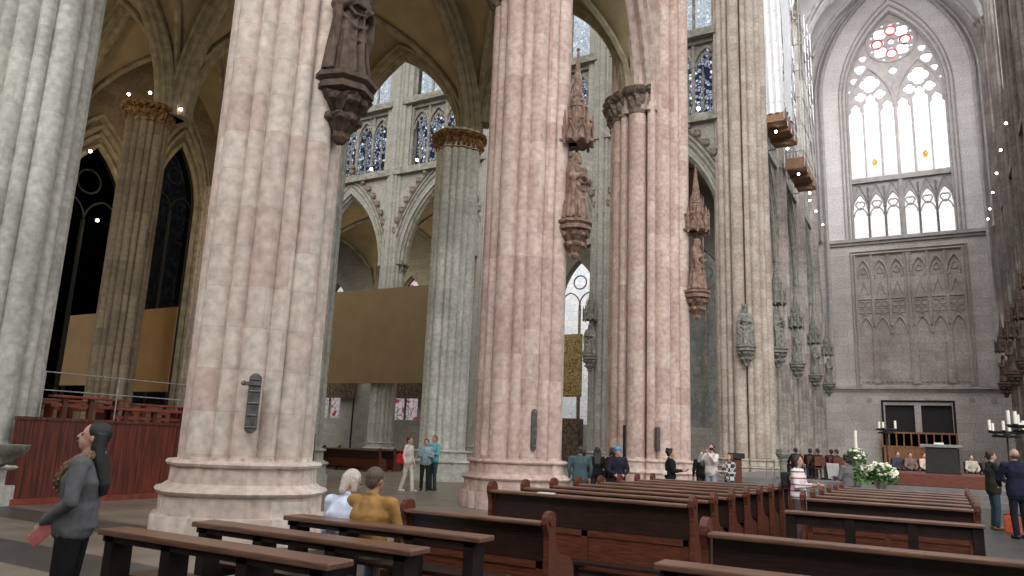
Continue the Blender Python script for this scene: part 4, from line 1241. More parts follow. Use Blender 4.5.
o = obj('carrier_bag', b, cloth((.45, .09, .04)), loc=(1.28, 21.0, .0)); tag(o, 'orange-red carrier bag on the floor between the two men at the right', 'bag')
b = bmesh.new(); box(b, -.13, .13, -.01, .01, -.1, .1); bevel(b, .003); o = obj('leaflet', b, M['paper'], loc=(1.22, 21.4, 1.12)); o.rotation_euler = (R(35), 0, 0); tag(o, 'white leaflet held by the man in the olive jacket', 'leaflet')

# ------------------------------------------------------------------ altar platform and furniture
b = bmesh.new(); box(b, -9.0, 3.2, 30.6, 42.5, 0, .2); box(b, -8.7, 2.9, 30.95, 42.4, .2, .4); box(b, -8.4, 2.6, 31.3, 42.3, .4, .56)
struct(obj('floor_altar_platform', b, M['platform']))
PZ = .56
b = bmesh.new(); box(b, -1.72, 1.28, 32.0, 36.6, PZ, 1.02); bevel(b, .02, 1)
o = obj('podium', b, M['carpet']); tag(o, 'red-brown wooden podium under the dark altar', 'podium')
t = thing('altar', 'dark block altar with an overhanging pale slab on the red podium', 'altar', (-.03, 33.7, 1.02))
b = bmesh.new(); prism(b, [(-.66, 0), (.66, 0), (.60, .98), (-.60, .98)], 'y', -.45, .45); bevel(b, .02); obj('altar_block', b, M['altar'], t)
b = bmesh.new(); box(b, -.80, .80, -.55, .55, .98, 1.09); bevel(b, .015); obj('altar_slab', b, M['altar_top'], t); t.scale = (.88, .88, 1)
b = bmesh.new(); box(b, -.17, .17, -.2, .1, 0, .07); bevel(b, .03, 2); o = obj('altar_book', b, M['linen'], loc=(-.10, 33.6, 2.11)); tag(o, 'white book lying on the altar slab', 'book')
def candelabra(x, y, z0, hgt, n, rad, label, cl=.30):
    t = thing('candle_stand', label, 'candle stand', (x, y, z0))
    b = bmesh.new(); lathe(b, [(.28, 0), (.28, .03), (.10, .07), (.035, .12), (.028, hgt * .5), (.05, hgt * .52), (.028, hgt * .54), (.03, hgt - .1), (.09, hgt - .04), (.05, hgt)], 16); obj('stem', b, M['iron'], t, smooth=True)
    b = bmesh.new()
    tube(b, [(rad * math.cos(2 * PI * q / 32), rad * math.sin(2 * PI * q / 32), hgt) for q in range(32)], .03, 6, closed=True)
    tube(b, [(rad * .8 * math.cos(2 * PI * q / 32), rad * .8 * math.sin(2 * PI * q / 32), hgt - .12) for q in range(32)], .035, 6, closed=True)
    for q in range(n):
        a = 2 * PI * q / n + .3
        tube(b, [(0, 0, hgt - .05), (rad * .5 * math.cos(a), rad * .5 * math.sin(a), hgt - .12), (rad * math.cos(a), rad * math.sin(a), hgt)], .018, 6)
        tube(b, [(rad * math.cos(a), rad * math.sin(a), hgt), (rad * math.cos(a), rad * math.sin(a), hgt + .05)], [.03, .075], 10)
    obj('candle_ring', b, M['iron'], t, smooth=True)
    for q in range(n):
        a = 2 * PI * q / n + .3; hh = cl * (1 - .12 * (q % 3))
        b = bmesh.new(); tube(b, [(rad * math.cos(a), rad * math.sin(a), hgt + .04 - .0), (rad * math.cos(a), rad * math.sin(a), hgt + .04 + hh)], .042, 12)
        cn = obj('candle', b, M['candle'], t, smooth=True)
        b = bmesh.new(); tube(b, [(rad * math.cos(a), rad * math.sin(a), hgt + .03 + hh), (rad * math.cos(a), rad * math.sin(a), hgt + .065 + hh)], .006, 4)
        obj('wick', b, M['dark'], cn)
candelabra(-1.80, 31.9, PZ, 2.02, 3, .33, 'tall iron candle stand left of the altar, with candles on a ring')
candelabra(1.75, 27.6, 0, 2.45, 6, .46, 'iron candle stand with a ring of white candles right of the altar', .33)
candelabra(1.95, 22.6, 0, 2.45, 7, .46, 'iron candle stand crowded with white candles at the right edge', .36)
t = thing('paschal_candle', 'tall single white candle on a slim stand behind the white flowers', 'candle', (-2.85, 31.7, PZ))
b = bmesh.new(); lathe(b, [(.2, 0), (.2, .04), (.05, .1), (.035, .5), (.06, .55), (.035, .6), (.04, 1.05), (.12, 1.12)], 16); obj('candle_holder', b, M['brass'], t, smooth=True)
b = bmesh.new(); tube(b, [(0, 0, 1.12), (0, 0, 1.95)], .055, 16); tube(b, [(0, 0, 1.95), (0, 0, 2.0)], .006, 4); obj('wax', b, M['candle'], t, smooth=True)

def bouquet(x, y, z, label, R0, rz, hs, nb, seed, vase=True, br=.075):
    rr = random.Random(seed)
    t = thing('flower_arrangement', label, 'flowers', (x, y, z))
    if vase:
        b = bmesh.new(); lathe(b, [(.16, 0), (.16, .03), (.05, .08), (.035, .2), (.07, .28), (.035, .34), (.03, hs * .75), (.10, hs * .8), (.16, hs), (.14, hs)], 16)
        obj('vase', b, M['silverware'], t, smooth=True)
    b = bmesh.new()
    for q in range(520):
        a = rr.uniform(0, 2 * PI); e = rr.uniform(-.5, 1); r_ = rr.uniform(.4, 1.08)
        d = Vector((math.cos(a) * math.sqrt(max(0, 1 - e * e)) * R0, math.sin(a) * math.sqrt(max(0, 1 - e * e)) * R0 * .8, e * rz))
        c = Vector((0, 0, hs + rz * .35)) + d * r_
        u = Vector((rr.gauss(0, 1), rr.gauss(0, 1), rr.gauss(0, .6))).normalized(); v = u.orthogonal().normalized()
        L = rr.uniform(.07, .15); W_ = L * .28
        vs = [b.verts.new(c), b.verts.new(c + u * L * .5 + v * W_), b.verts.new(c + u * L), b.verts.new(c + u * L * .5 - v * W_)]
        b.faces.new(vs)
    for q in range(24):
        a = rr.uniform(0, 2 * PI); e = rr.uniform(0, 1)
        tube(b, [(0, 0, hs * .9), (math.cos(a) * R0 * .7 * (1 - e * .5), math.sin(a) * R0 * .6, hs + rz * (.1 + .9 * e))], .008, 4)
    obj('foliage', b, M['leaf'], t)
    me = None
    for q in range(nb):
        a = rr.uniform(0, 2 * PI); e = rr.uniform(-.05, 1)
        c = Vector((math.cos(a) * math.sqrt(max(0, 1 - e * e)) * R0, math.sin(a) * math.sqrt(max(0, 1 - e * e)) * R0 * .8, e * rz)) * rr.uniform(.88, 1.05) + Vector((0, 0, hs + rz * .4))
        if me is None:
            b = bmesh.new()
            ball(b, (0, 0, 0), br * .45)
            for p in range(7):
                aa = 2 * PI * p / 7
                ball(b, (br * .6 * math.cos(aa), br * .6 * math.sin(aa), .01), br * .42, 1, 1, .55, 1, mat=Matrix.Rotation(aa, 4, 'Z'))
            for p in range(5):
                aa = 2 * PI * p / 5
                ball(b, (br * .3 * math.cos(aa), br * .3 * math.sin(aa), br * .35), br * .35, 1, 1, .7, 1)
            o = obj('blossom', b, M['petal'], t, smooth=True); me = o.data
        else:
            o = bpy.data.objects.new('blossom', me); link(o, t)
        o.location = c; o.rotation_euler = (rr.uniform(-.9, .9), rr.uniform(-.9, .9), rr.uniform(0, 6)); s = rr.uniform(.75, 1.2); o.scale = (s, s, s)
    return t
bouquet(-1.36, 20.9, 0, 'large bouquet of white flowers and green leaves in a silver stand before the platform', .36, .30, 1.0, 56, 4, br=.065)
bouquet(-2.50, 27.6, 0, 'white flowers on a tall stand beside the tall white candle', .27, .30, 1.38, 26, 9)
bouquet(-2.25, 24.6, 0, 'low spray of green leaves with white blossoms behind the big bouquet', .40, .34, .82, 14, 12, br=.06)
# lectern
t = thing('lectern', 'brown wooden lectern standing on the platform beside the chequered shirt', 'lectern', (-6.45, 27.6 + .2, 0), R(15))
b = bmesh.new(); box(b, -.19, .19, -.16, .16, 0, 1.30); bevel(b, .01); box(b, -.24, .24, -.2, .2, 0, .08); obj('lectern_body', b, M['wood_red'], t)
b = bmesh.new(); prism(b, [(-.26, 1.30), (.26, 1.30), (.26, 1.36), (-.26, 1.5)], 'x', -.29, .29); obj('book_rest', b, M['wood'], t)
# font
t = thing('stone_stand', 'dark green stone stand with a bulging bowl top on the platform', 'stand', (-5.50, 31.6, PZ))
b = bmesh.new(); lathe(b, [(.28, 0), (.28, .07), (.20, .11), (.14, .18), (.13, .65), (.17, .72), (.15, .78)], 12); obj('stem', b, M['statue_green'], t)
b = bmesh.new(); lathe(b, [(.16, .78), (.22, .84), (.29, .95), (.29, 1.0), (.24, 1.02), (.26, 1.08), (.26, 1.14), (.20, 1.14)], 12); obj('bowl', b, M['statue_green'], t)
# altar rail low barrier by p5
b = bmesh.new()
for xx in (-8.2, -7.2, -6.2): tube(b, [(xx, 31.9, PZ), (xx, 31.9, PZ + .75)], .02, 6)
for z_ in (.75, .42): tube(b, [(-8.2, 31.9, PZ + z_), (-5.9, 31.9, PZ + z_)], .016, 6)
tube(b, [(-5.9, 31.9, PZ), (-5.9, 31.9, PZ + .75)], .02, 6)
o = obj('guard_rail', b, M['statue_green']); tag(o, 'low thin guard rail on the platform between lectern and stone stand', 'rail')

# seated congregation near and behind the altar
def chair(x, y, rz, z, label, group):
    t = thing('chair', label, 'chair', (x, y, z), rz, group)
    b = bmesh.new(); box(b, -.22, .22, -.2, .22, .42, .46); bevel(b, .01); obj('seat', b, M['wood_red'], t)
    b = bmesh.new(); box(b, -.22, .22, -.24, -.2, .55, .92); obj('backrest', b, M['wood_red'], t)
    for sx in (-.19, .19):
        for sy in (-.19, .19):
            b = bmesh.new(); box(b, sx - .02, sx + .02, sy - .02 - (.02 if sy < 0 else 0), sy + .02, 0, .92 if sy < 0 else .42); obj('leg', b, M['wood'], t)
seated = [(-1.75, 38.1, (.05, .05, .08), 'in a dark blue jacket, left end of the row behind the podium'), (-1.25, 38.0, (.18, .12, .10), 'in brown, second from the left behind the podium'),
          (-.72, 38.1, (.55, .42, .34), 'in a cream top behind the podium'), (1.05, 38.0, (.42, .38, .32), 'in a beige jacket right of the altar'), (1.62, 38.2, (.05, .035, .05), 'in dark purple right of the altar')]
for i, (xx, yy, c, l) in enumerate(seated):
    chair(xx, yy, cam, PZ, 'wooden chair under the person ' + l.replace(', left end of the row behind the podium', ' behind the podium'), 'chairs behind the altar')
    person('seated person ' + l, xx, yy, cam + R(random.uniform(-20, 20)), H=1.66 if i else 1.7, sit=True, arms='lap', top=c, hair=(.02, .015, .012), vox=.022, z=PZ, group='people seated behind the altar')
crowd = [(-5.35, 33.6, (.012, .012, .015)), (-4.85, 34.2, (.02, .014, .016)), (-4.45, 33.3, (.015, .014, .018)), (-4.05, 34.4, (.05, .018, .022)), (-3.75, 33.4, (.06, .02, .03)), (-3.35, 34.3, (.02, .016, .02))]
cl = ['in black, farthest left of the dark group left of the candle', 'in very dark brown, second from the left in the dark group', 'in black with the head lowered, middle of the dark group', 'in dark wine red at the back of the dark group',
      'in dark red at the front right of the dark group', 'in dark clothes at the right end of the dark group']
for i, (xx, yy, c) in enumerate(crowd):
    chair(xx, yy, away, PZ, 'chair of the person ' + cl[i], 'chairs left of the altar')
    person('seated person ' + cl[i], xx, yy, away + R([10, -30, 25, -15, 40, -5][i]), H=1.66, sit=True, arms='lap', top=c, hair=(.012, .01, .01), vox=.022, z=PZ, group='people seated left of the altar', wide=1.2)

# ------------------------------------------------------------------ partition, stalls and boards in the left aisle
t = thing('timber_partition', 'high mahogany board partition between the left edge pillar and the broad pillar', 'partition', (-15.7, 12.2, 0))
b = bmesh.new()
for k in range(26):
    y0 = -4.1 + k * .3
    box(b, -.05, .0, y0 + .003, y0 + .297, .12, 1.64)
obj('boards', b, M['mahogany'], t)
b = bmesh.new(); box(b, -.07, .03, -4.1, 3.7, 0, .12); obj('skirting', b, M['stall'], t)
b = bmesh.new(); box(b, -.08, .03, -4.1, 3.7, 1.64, 1.70); obj('top_rail', b, M['mahogany'], t)
b = bmesh.new(); box(b, -24.6, -15.8, 8.6, 16.4, 0, 1.6); struct(obj('floor_stall_platform', b, M['wood']))
def stall(x, y0, y1, ztop, label):
    t = thing('choir_bench', label, 'bench', (x, (y0 + y1) / 2, 1.6), 0, 'red benches on the partition platform')
    h = (y1 - y0) / 2
    z = ztop - 1.6
    b = bmesh.new(); box(b, -.12, .12, -h, h, z - .05, z); bevel(b, .01); obj('top_board', b, M['stall'], t)
    b = bmesh.new(); box(b, -.02, .02, -h + .02, h - .02, z - .24, z - .17); obj('back_rail', b, M['stall'], t)
    for u in (-h + .3, 0, h - .3):
        b = bmesh.new(); box(b, -.05, .05, u - .05, u + .05, 0, z - .05); obj('post', b, M['wood_red'], t)
    b = bmesh.new(); box(b, -.55, -.2, -h, h, .38, .42)
    for u in (-h + .2, h - .2): box(b, -.5, -.25, u - .03, u + .03, 0, .38)
    obj('seat', b, M['stall'], t)
stall(-16.25, 9.0, 10.75, 2.18, 'long red bench on the platform behind the partition, nearest to the left edge pillar')
stall(-16.15, 10.35, 12.4, 1.98, 'lower red bench at the front of the platform beside the broad pillar')
stall(-17.3, 8.9, 11.2, 2.12, 'red bench in the second row on the platform, left part')
stall(-17.2, 11.5, 14.2, 2.14, 'red bench in the second row on the platform, right part')
b = bmesh.new()
for yy in (8.6, 10.2, 12.0, 14.0): tube(b, [(-15.86, yy, 1.6), (-15.86, yy, 2.62)], .016, 6)
for z_ in (2.62, 2.25): tube(b, [(-15.86, 8.5, z_), (-15.86, 16.0, z_)], .012, 6)
o = obj('safety_rail', b, M['silver']); tag(o, 'thin steel safety rail above the mahogany partition', 'rail')
def hung(name, label, cat, bm_fn, mat, parent=None): pass
def board(label, x0, x1, y, z0, z1, mat, feet=True, name='display_board', th=.06):
    t = thing(name, label, 'board' if name == 'display_board' else 'painting', ((x0 + x1) / 2, y, 0))
    h = (x1 - x0) / 2
    b = bmesh.new(); box(b, -h, h, -th / 2, th / 2, z0, z1); bevel(b, .01, 1); obj('panel', b, mat, t)
    if not feet:
        for s in (-1, 1):
            for zz in (z0 + 1, z1 - 1):
                b = bmesh.new(); box(b, s * (h - .6) - .05, s * (h - .6) + .05, th / 2, 1.2, zz - .05, zz + .05); obj('bracket', b, M['iron'], t)
        return t
    b = bmesh.new()
    for s in (-1, 1):
        box(b, s * (h - .12) - .05, s * (h - .12) + .05, th / 2, th / 2 + .1, 0, z1 - .1); box(b, s * (h - .12) - .05, s * (h - .12) + .05, -.4, .5, 0, .06)
    obj('support', b, M['iron'], t)
    return t
board('ochre board on posts behind the brown gold-topped pillar, right of it', -29.7, -27.2, 19.6, 3.0, 6.5, M['ochre'])
board('paler ochre board on posts left of the brown gold-topped pillar', -31.3, -29.3, 17.6, 3.1, 6.0, M['ochre2'])
board('large brown board hanging high in the transept between two pillars', -42.2, -30.7, 41.7, 5.25, 12.15, M['board'], th=.12, feet=False)
board('dark painting on posts below the big brown board, left one', -51.2, -44.6, 50.6, 4.75, 7.6, M['painting'], name='painting')
board('dark painting on posts below the big brown board, right one', -42.6, -36.4, 50.6, 4.75, 7.6, M['painting'], name='painting')
t = thing('altarpiece', 'tall gilded altarpiece seen between the middle pillar and the pale transept pillar', 'altarpiece', (-24.6, 50.9, 0))
b = bmesh.new(); box(b, -1.6, 1.6, -.1, .1, 5.0, 9.7); bevel(b, .02, 1); obj('frame', b, M['gold'], t)
b = bmesh.new(); box(b, -1.5, 1.5, -.14, -.08, 5.1, 9.6)
rr = random.Random(11)
for k in range(3):
    for q in range(3):
        u0 = -1.35 + k * .95; z0 = 5.25 + q * 1.45
        for m in range(7):
            uu = u0 + rr.uniform(.1, .8); zz = z0 + rr.uniform(.0, .5)
            tube(b, [(uu, -.1, zz), (uu + rr.uniform(-.1, .1), -.18, zz + .5)], [.12, .06], 6); ball(b, (uu, -.18, zz + .6), .08, sub=1)
obj('relief', b, M['gold'], t)
b = bmesh.new()
for s in (-1.4, 1.4): box(b, s - .08, s + .08, -.08, .08, 0, 5)
box(b, -1.6, 1.6, -.5, .5, 0, 3.4); obj('altar_base', b, M['painting'], t)

# holy water bowl, plaques
t = thing('holy_water_bowl', 'dark stone holy water bowl fixed to the pillar at the left edge', 'bowl', (-15.05, 7.75, 0))
b = bmesh.new(); lathe(b, [(.04, .82), (.10, .86), (.12, .92), (.24, 1.0), (.31, 1.10), (.32, 1.17), (.28, 1.17), (.22, 1.08), (.05, 1.05)], 20)
obj('bowl', b, M['statue_green'], t, smooth=True)
b = bmesh.new(); tube(b, [(0, 0, .9), (-.5, .05, .80), (-1.1, .1, .72)], [.08, .11, .14], 8); obj('bracket', b, M['statue_green'], t, smooth=True)
def plaque(x, y, z, rz, w_, h_, label, arm=False):
    b = bmesh.new()
    prism(b, [(-w_ / 2, -h_ * .44), (-w_ * .2, -h_ * .5), (w_ * .2, -h_ * .5), (w_ / 2, -h_ * .44), (w_ / 2, h_ * .44), (w_ * .2, h_ * .5), (-w_ * .2, h_ * .5), (-w_ / 2, h_ * .44)], 'y', -.05, .12)
    for k in range(5): tube(b, [(0 - w_ * .4, -.06, -h_ * .4 + k * h_ * .2), (w_ * .4, -.06, -h_ * .4 + k * h_ * .2)], .012, 6)
    if arm:
        box(b, -w_ / 2 - .07, -w_ / 2 + .02, -.05, .1, h_ * .30, h_ * .36); ball(b, (-w_ / 2 - .07, -.03, h_ * .33), .04, sub=1); box(b, -w_ * .5, w_ * .5, -.08, -.04, h_ * .3, h_ * .37)
    fixn(b)
    o = obj('offering_box', b, M['bronze'], loc=(x, y, z)); o.rotation_euler = (0, 0, rz)
    tag(o, label, 'plaque')
az = lambda px, py, x, y: math.atan2(y - py, x - px) + PI / 2
plaque(-8.50, 7.52, 1.98, R(48), .17, .84, 'flat grey bronze offering box with a side arm on the broad pink pillar', True)
plaque(-8.53, 16.16, 1.88, R(48), .12, 1.0, 'narrow upright bronze plate on the middle pink pillar')
plaque(-8.55, 25.42, 1.86, R(48), .13, .85, 'small bronze plate on the thick rose crossing pillar')
b = bmesh.new(); box(b, -.04, .04, -.04, .04, 0, 2.3); box(b, -.2, .2, -.2, .2, 0, .04); o = obj('upright_pole', b, M['iron'], loc=(-9.6, 24.95, 0)); tag(o, 'thin dark pole in front of the thick rose crossing pillar', 'pole')

# ------------------------------------------------------------------ statues
def statue(label, x, y, face, zb, s, mat, canopy=True, vox=.035, seed=0, attr='book', crown=False, pier_r=.9, group=None, can_h=2.0):
    """zb: underside of the console; figure 2 m x s, faces local +Y"""
    rr = random.Random(seed)
    t = thing('statue', label, 'statue', (x, y, zb), face, group)
    n = 8
    b = bmesh.new()
    oct_ = lambda r_, z, ph=PI / 8: None
    lathe(b, [(.07 * s, 0), (.13 * s, .08 * s), (.12 * s, .16 * s), (.24 * s, .30 * s), (.30 * s, .38 * s), (.20 * s, .46 * s), (.34 * s, .60 * s), (.40 * s, .70 * s), (.30 * s, .72 * s)], 24,
          bumps=lambda a, z: .16 * math.sin(a * 6 + z * 9))
    for q in range(16):
        a = 2 * PI * q / 16; rz_ = .34 if q % 2 else .26
        ball(b, (rz_ * s * math.cos(a), rz_ * s * math.sin(a), (.62 if q % 2 else .36) * s), .075 * s, 1, 1, 1.1, 1)
    lathe(b, [(.36 * s, .72 * s), (.46 * s, .76 * s), (.46 * s, .84 * s), (.42 * s, .88 * s), (.50 * s, .93 * s), (.50 * s, 1.0 * s), (.38 * s, 1.04 * s)], 8)
    box(b, -.16 * s, .16 * s, -.75 * s, 0, .5 * s, 1.0 * s)
    obj('console', b, mat, t)
    # robed figure
    b = bmesh.new(); z0 = 1.03 * s
    F = [(.0, .38), (.12, .36), (.4, .31), (.7, .285), (.95, .27), (1.15, .25), (1.35, .265), (1.50, .24), (1.58, .13)]
    rings = []
    NN = 64; f1 = rr.uniform(0, 6); f2 = rr.uniform(0, 6)
    for (z, r_) in F:
        ring = []
        for k in range(NN):
            a = 2 * PI * k / NN
            fold = (.20 * math.sin(7 * a + f1 + z * .8) + .08 * math.sin(12 * a + f2)) * max(0.15, 1 - z / 1.5)
            ring.append(b.verts.new(((r_ * (1 + fold) * math.cos(a) + .05 * math.sin(z * 2 + f1)) * s, (r_ * .78 * (1 + fold) * math.sin(a) + .03 * math.sin(z * 3)) * s, z0 + z * s)))
        rings.append(ring)
    for i in range(len(rings) - 1):
        for k in range(NN): b.faces.new((rings[i][k], rings[i][(k + 1) % NN], rings[i + 1][(k + 1) % NN], rings[i + 1][k]))
    b.faces.new(rings[0][::-1]); b.faces.new(rings[-1])
    for sx in (-1, 1):       # feet
        capsule(b, (sx * .11 * s, .12 * s, z0 + .03 * s), (sx * .13 * s, .30 * s, z0 + .03 * s), .06 * s, .045 * s)
    # diagonal mantle folds
    for q in range(13):
        aa = 2 * PI * q / 13 + f1; ca, sa = math.cos(aa), math.sin(aa)
        if sa > -.6: tube(b, [(.40 * s * ca, .33 * s * sa, z0 + .03 * s), (.34 * s * ca + .02 * s, .29 * s * sa, z0 + .4 * s), (.27 * s * ca, .25 * s * sa, z0 + (.75 + .25 * (q % 3)) * s)], [.045 * s, .04 * s, .015 * s], 6)
    for q in range(3):
        zt = 1.22 - q * .22
        tube(b, [((-.24 + .01 * q - .05) * s, .08 * s, z0 + (zt + .1) * s), ((-.08) * s, (.26) * s, z0 + (zt - .16) * s), (.12 * s, .27 * s, z0 + (zt - .22) * s), (.30 * s, .10 * s, z0 + (zt + .02) * s)], .035 * s, 6)
    for sx in (-1, 1):
        el = (sx * .34 * s, .06 * s, z0 + 1.12 * s); wr = (sx * .14 * s, .30 * s, z0 + (1.25 if sx > 0 else 1.12) * s)
        capsule(b, (sx * .22 * s, 0, z0 + 1.50 * s), el, .10 * s, .09 * s); capsule(b, el, wr, .10 * s, .06 * s)
        ball(b, wr, .06 * s, .8, 1.2, 1, 2)
        tube(b, [(sx * .33 * s, .08 * s, z0 + 1.12 * s), (sx * .34 * s, .10 * s, z0 + .8 * s), (sx * .30 * s, .10 * s, z0 + .45 * s)], [.09 * s, .075 * s, .03 * s], 6)
    if attr == 'book': box(b, -.02 * s, .20 * s, .26 * s, .36 * s, z0 + 1.12 * s, z0 + 1.40 * s)
    elif attr == 'staff': tube(b, [(.26 * s, .30 * s, z0 + .02 * s), (.2 * s, .30 * s, z0 + 1.95 * s)], .025 * s, 6)
    else: capsule(b, (-.1 * s, .32 * s, z0 + 1.1 * s), (.05 * s, .3 * s, z0 + 1.45 * s), .06 * s, .09 * s)
    capsule(b, (0, 0, z0 + 1.5 * s), (0, .02 * s, z0 + 1.68 * s), .08 * s, .07 * s)
    ball(b, (0, .03 * s, z0 + 1.80 * s), .12 * s, .85, 1, 1.15, 3)
    ball(b, (0, .12 * s, z0 + 1.66 * s), .075 * s, .9, .8, 1.3, 2)      # beard
    ball(b, (0, .15 * s, z0 + 1.78 * s), .025 * s, .8, 1, 1.5, 2)
    for sx in (-1, 1): capsule(b, (sx * .09 * s, -.02 * s, z0 + 1.84 * s), (sx * .13 * s, -.02 * s, z0 + 1.6 * s), .06 * s, .04 * s)
    if crown:
        for q in range(8):
            a = 2 * PI * q / 8; tube(b, [(.115 * s * math.cos(a), .03 * s + .12 * s * math.sin(a), z0 + 1.87 * s), (.15 * s * math.cos(a), .03 * s + .15 * s * math.sin(a), z0 + 2.04 * s)], [.035 * s, .03 * s], 6)
        lathe(b, [(.12 * s, z0 + 1.84 * s), (.13 * s, z0 + 1.9 * s), (.11 * s, z0 + 1.92 * s)], 14, 0, .03 * s)
    fixn(b)
    remesh(obj('figure', b, mat, t, smooth=True), vox, 0)
    if canopy:
        b = bmesh.new(); zc_ = 3.22 * s
        lathe(b, [(.30 * s, zc_), (.42 * s, zc_ - .04 * s), (.44 * s, zc_ + .10 * s), (.38 * s, zc_ + .4 * s), (.36 * s, zc_ + .45 * s), (.22 * s, zc_ + .5 * s)], 8)
        for q in range(8):
            a = 2 * PI * q / 8 + PI / 8; r_ = .44 * s; c_, s_ = math.cos(a), math.sin(a)
            tube(b, [(r_ * c_, r_ * s_, zc_ - .12 * s), (r_ * c_, r_ * s_, zc_ + .62 * s), (r_ * c_, r_ * s_, zc_ + .85 * s)], [.045 * s, .045 * s, .01 * s], 6)
            a2 = a + PI / 8; r2 = .43 * s
            ball(b, (r2 * math.cos(a2), r2 * math.sin(a2), zc_ + .02 * s), .10 * s, 1, 1, .8, 1)
            tube(b, [(r_ * c_, r_ * s_, zc_ + .1 * s), (r2 * math.cos(a2), r2 * math.sin(a2), zc_ + .52 * s), (r_ * math.cos(a + PI / 4), r_ * math.sin(a + PI / 4), zc_ + .1 * s)], .035 * s, 5)
            ball(b, (r2 * math.cos(a2), r2 * math.sin(a2), zc_ + .58 * s), .06 * s, sub=1)
        lathe(b, [(.26 * s, zc_ + .45 * s), (.25 * s, zc_ + 1.0 * s), (.28 * s, zc_ + 1.02 * s), (.20 * s, zc_ + 1.08 * s), (.16 * s, zc_ + 1.25 * s), (.03 * s, zc_ + can_h * s), (.06 * s, zc_ + (can_h + .04) * s), (.02 * s, zc_ + (can_h + .1) * s)], 8)
        for q in range(8):
            a = 2 * PI * q / 8 + PI / 8
            for e in range(5):
                z_ = zc_ + (1.2 + e * .16) * s; r_ = .17 * s * (1 - e * .17)
                ball(b, (r_ * math.cos(a), r_ * math.sin(a), z_), .035 * s, sub=1)
            tube(b, [(.27 * s * math.cos(a), .27 * s * math.sin(a), zc_ + .6 * s), (.27 * s * math.cos(a), .27 * s * math.sin(a), zc_ + 1.3 * s)], [.035 * s, .01 * s], 5)
        box(b, -.12 * s, .12 * s, -.75 * s, 0, zc_ - .0 * s, zc_ + .5 * s)
        obj('canopy', b, mat, t)
    return t
FX = R(-90)     # local +Y to world +X
statue('large dark stone statue on a bracket high on the broad pink pillar', -8.31, 8.56, R(-95), 6.28, 1.08, M['statue'], vox=.018, seed=1, attr='book')
statue('rose stone statue with a book under a spired canopy on the middle pink pillar', -8.02, 17.1, FX, 6.30, .99, M['statue_pink'], vox=.018, seed=2, can_h=2.75)
statue('rose stone statue under a canopy on the right flank of the thick rose pillar', -7.55, 26.9, FX, 6.25, 1.05, M['statue_pink'], vox=.024, seed=3, attr='staff', can_h=2.4)
statue('grey statue under a pointed canopy on the pale transept pillar', -18.35, 41.75, R(180), 5.9, 1.0, M['statue_green'], seed=4, can_h=2.2)
statue('crowned grey statue without canopy facing us on the pale tan crossing pillar', -8.95, 41.35, R(200), 6.05, 1.12, M['statue_green'], canopy=False, seed=5, crown=True)
statue('grey statue under a canopy on the right side of the pale tan crossing pillar', -7.72, 43.9, R(-110), 6.2, 1.15, M['statue_green'], seed=6, attr='child')
for yy, l, sd in ((52.3, 'nearest to the crossing', 7), (60.5, 'second from the crossing', 8), (68.2, 'closest to the end wall', 9)):
    statue('grey canopied statue in the left row beyond the crossing, ' + l, -8.0, yy, FX, 6.3, 1.1, M['statue_green'], seed=sd, vox=.05, attr=('book', 'staff', 'child')[sd % 3], can_h=2.6, group='statues of the left far row')
    statue('dark canopied statue in the right row beyond the crossing, ' + l, 4.55, yy, R(90), 6.3, 1.1, M['statue'], seed=sd + 5, vox=.05, attr=('book', 'staff', 'child')[sd % 3], can_h=2.6, group='statues of the right far row')
statue('dark canopied statue on the crossing pillar at the right edge', 4.25, 42.6, R(90), 6.3, 1.1, M['statue'], seed=19, vox=.05, can_h=2.6)

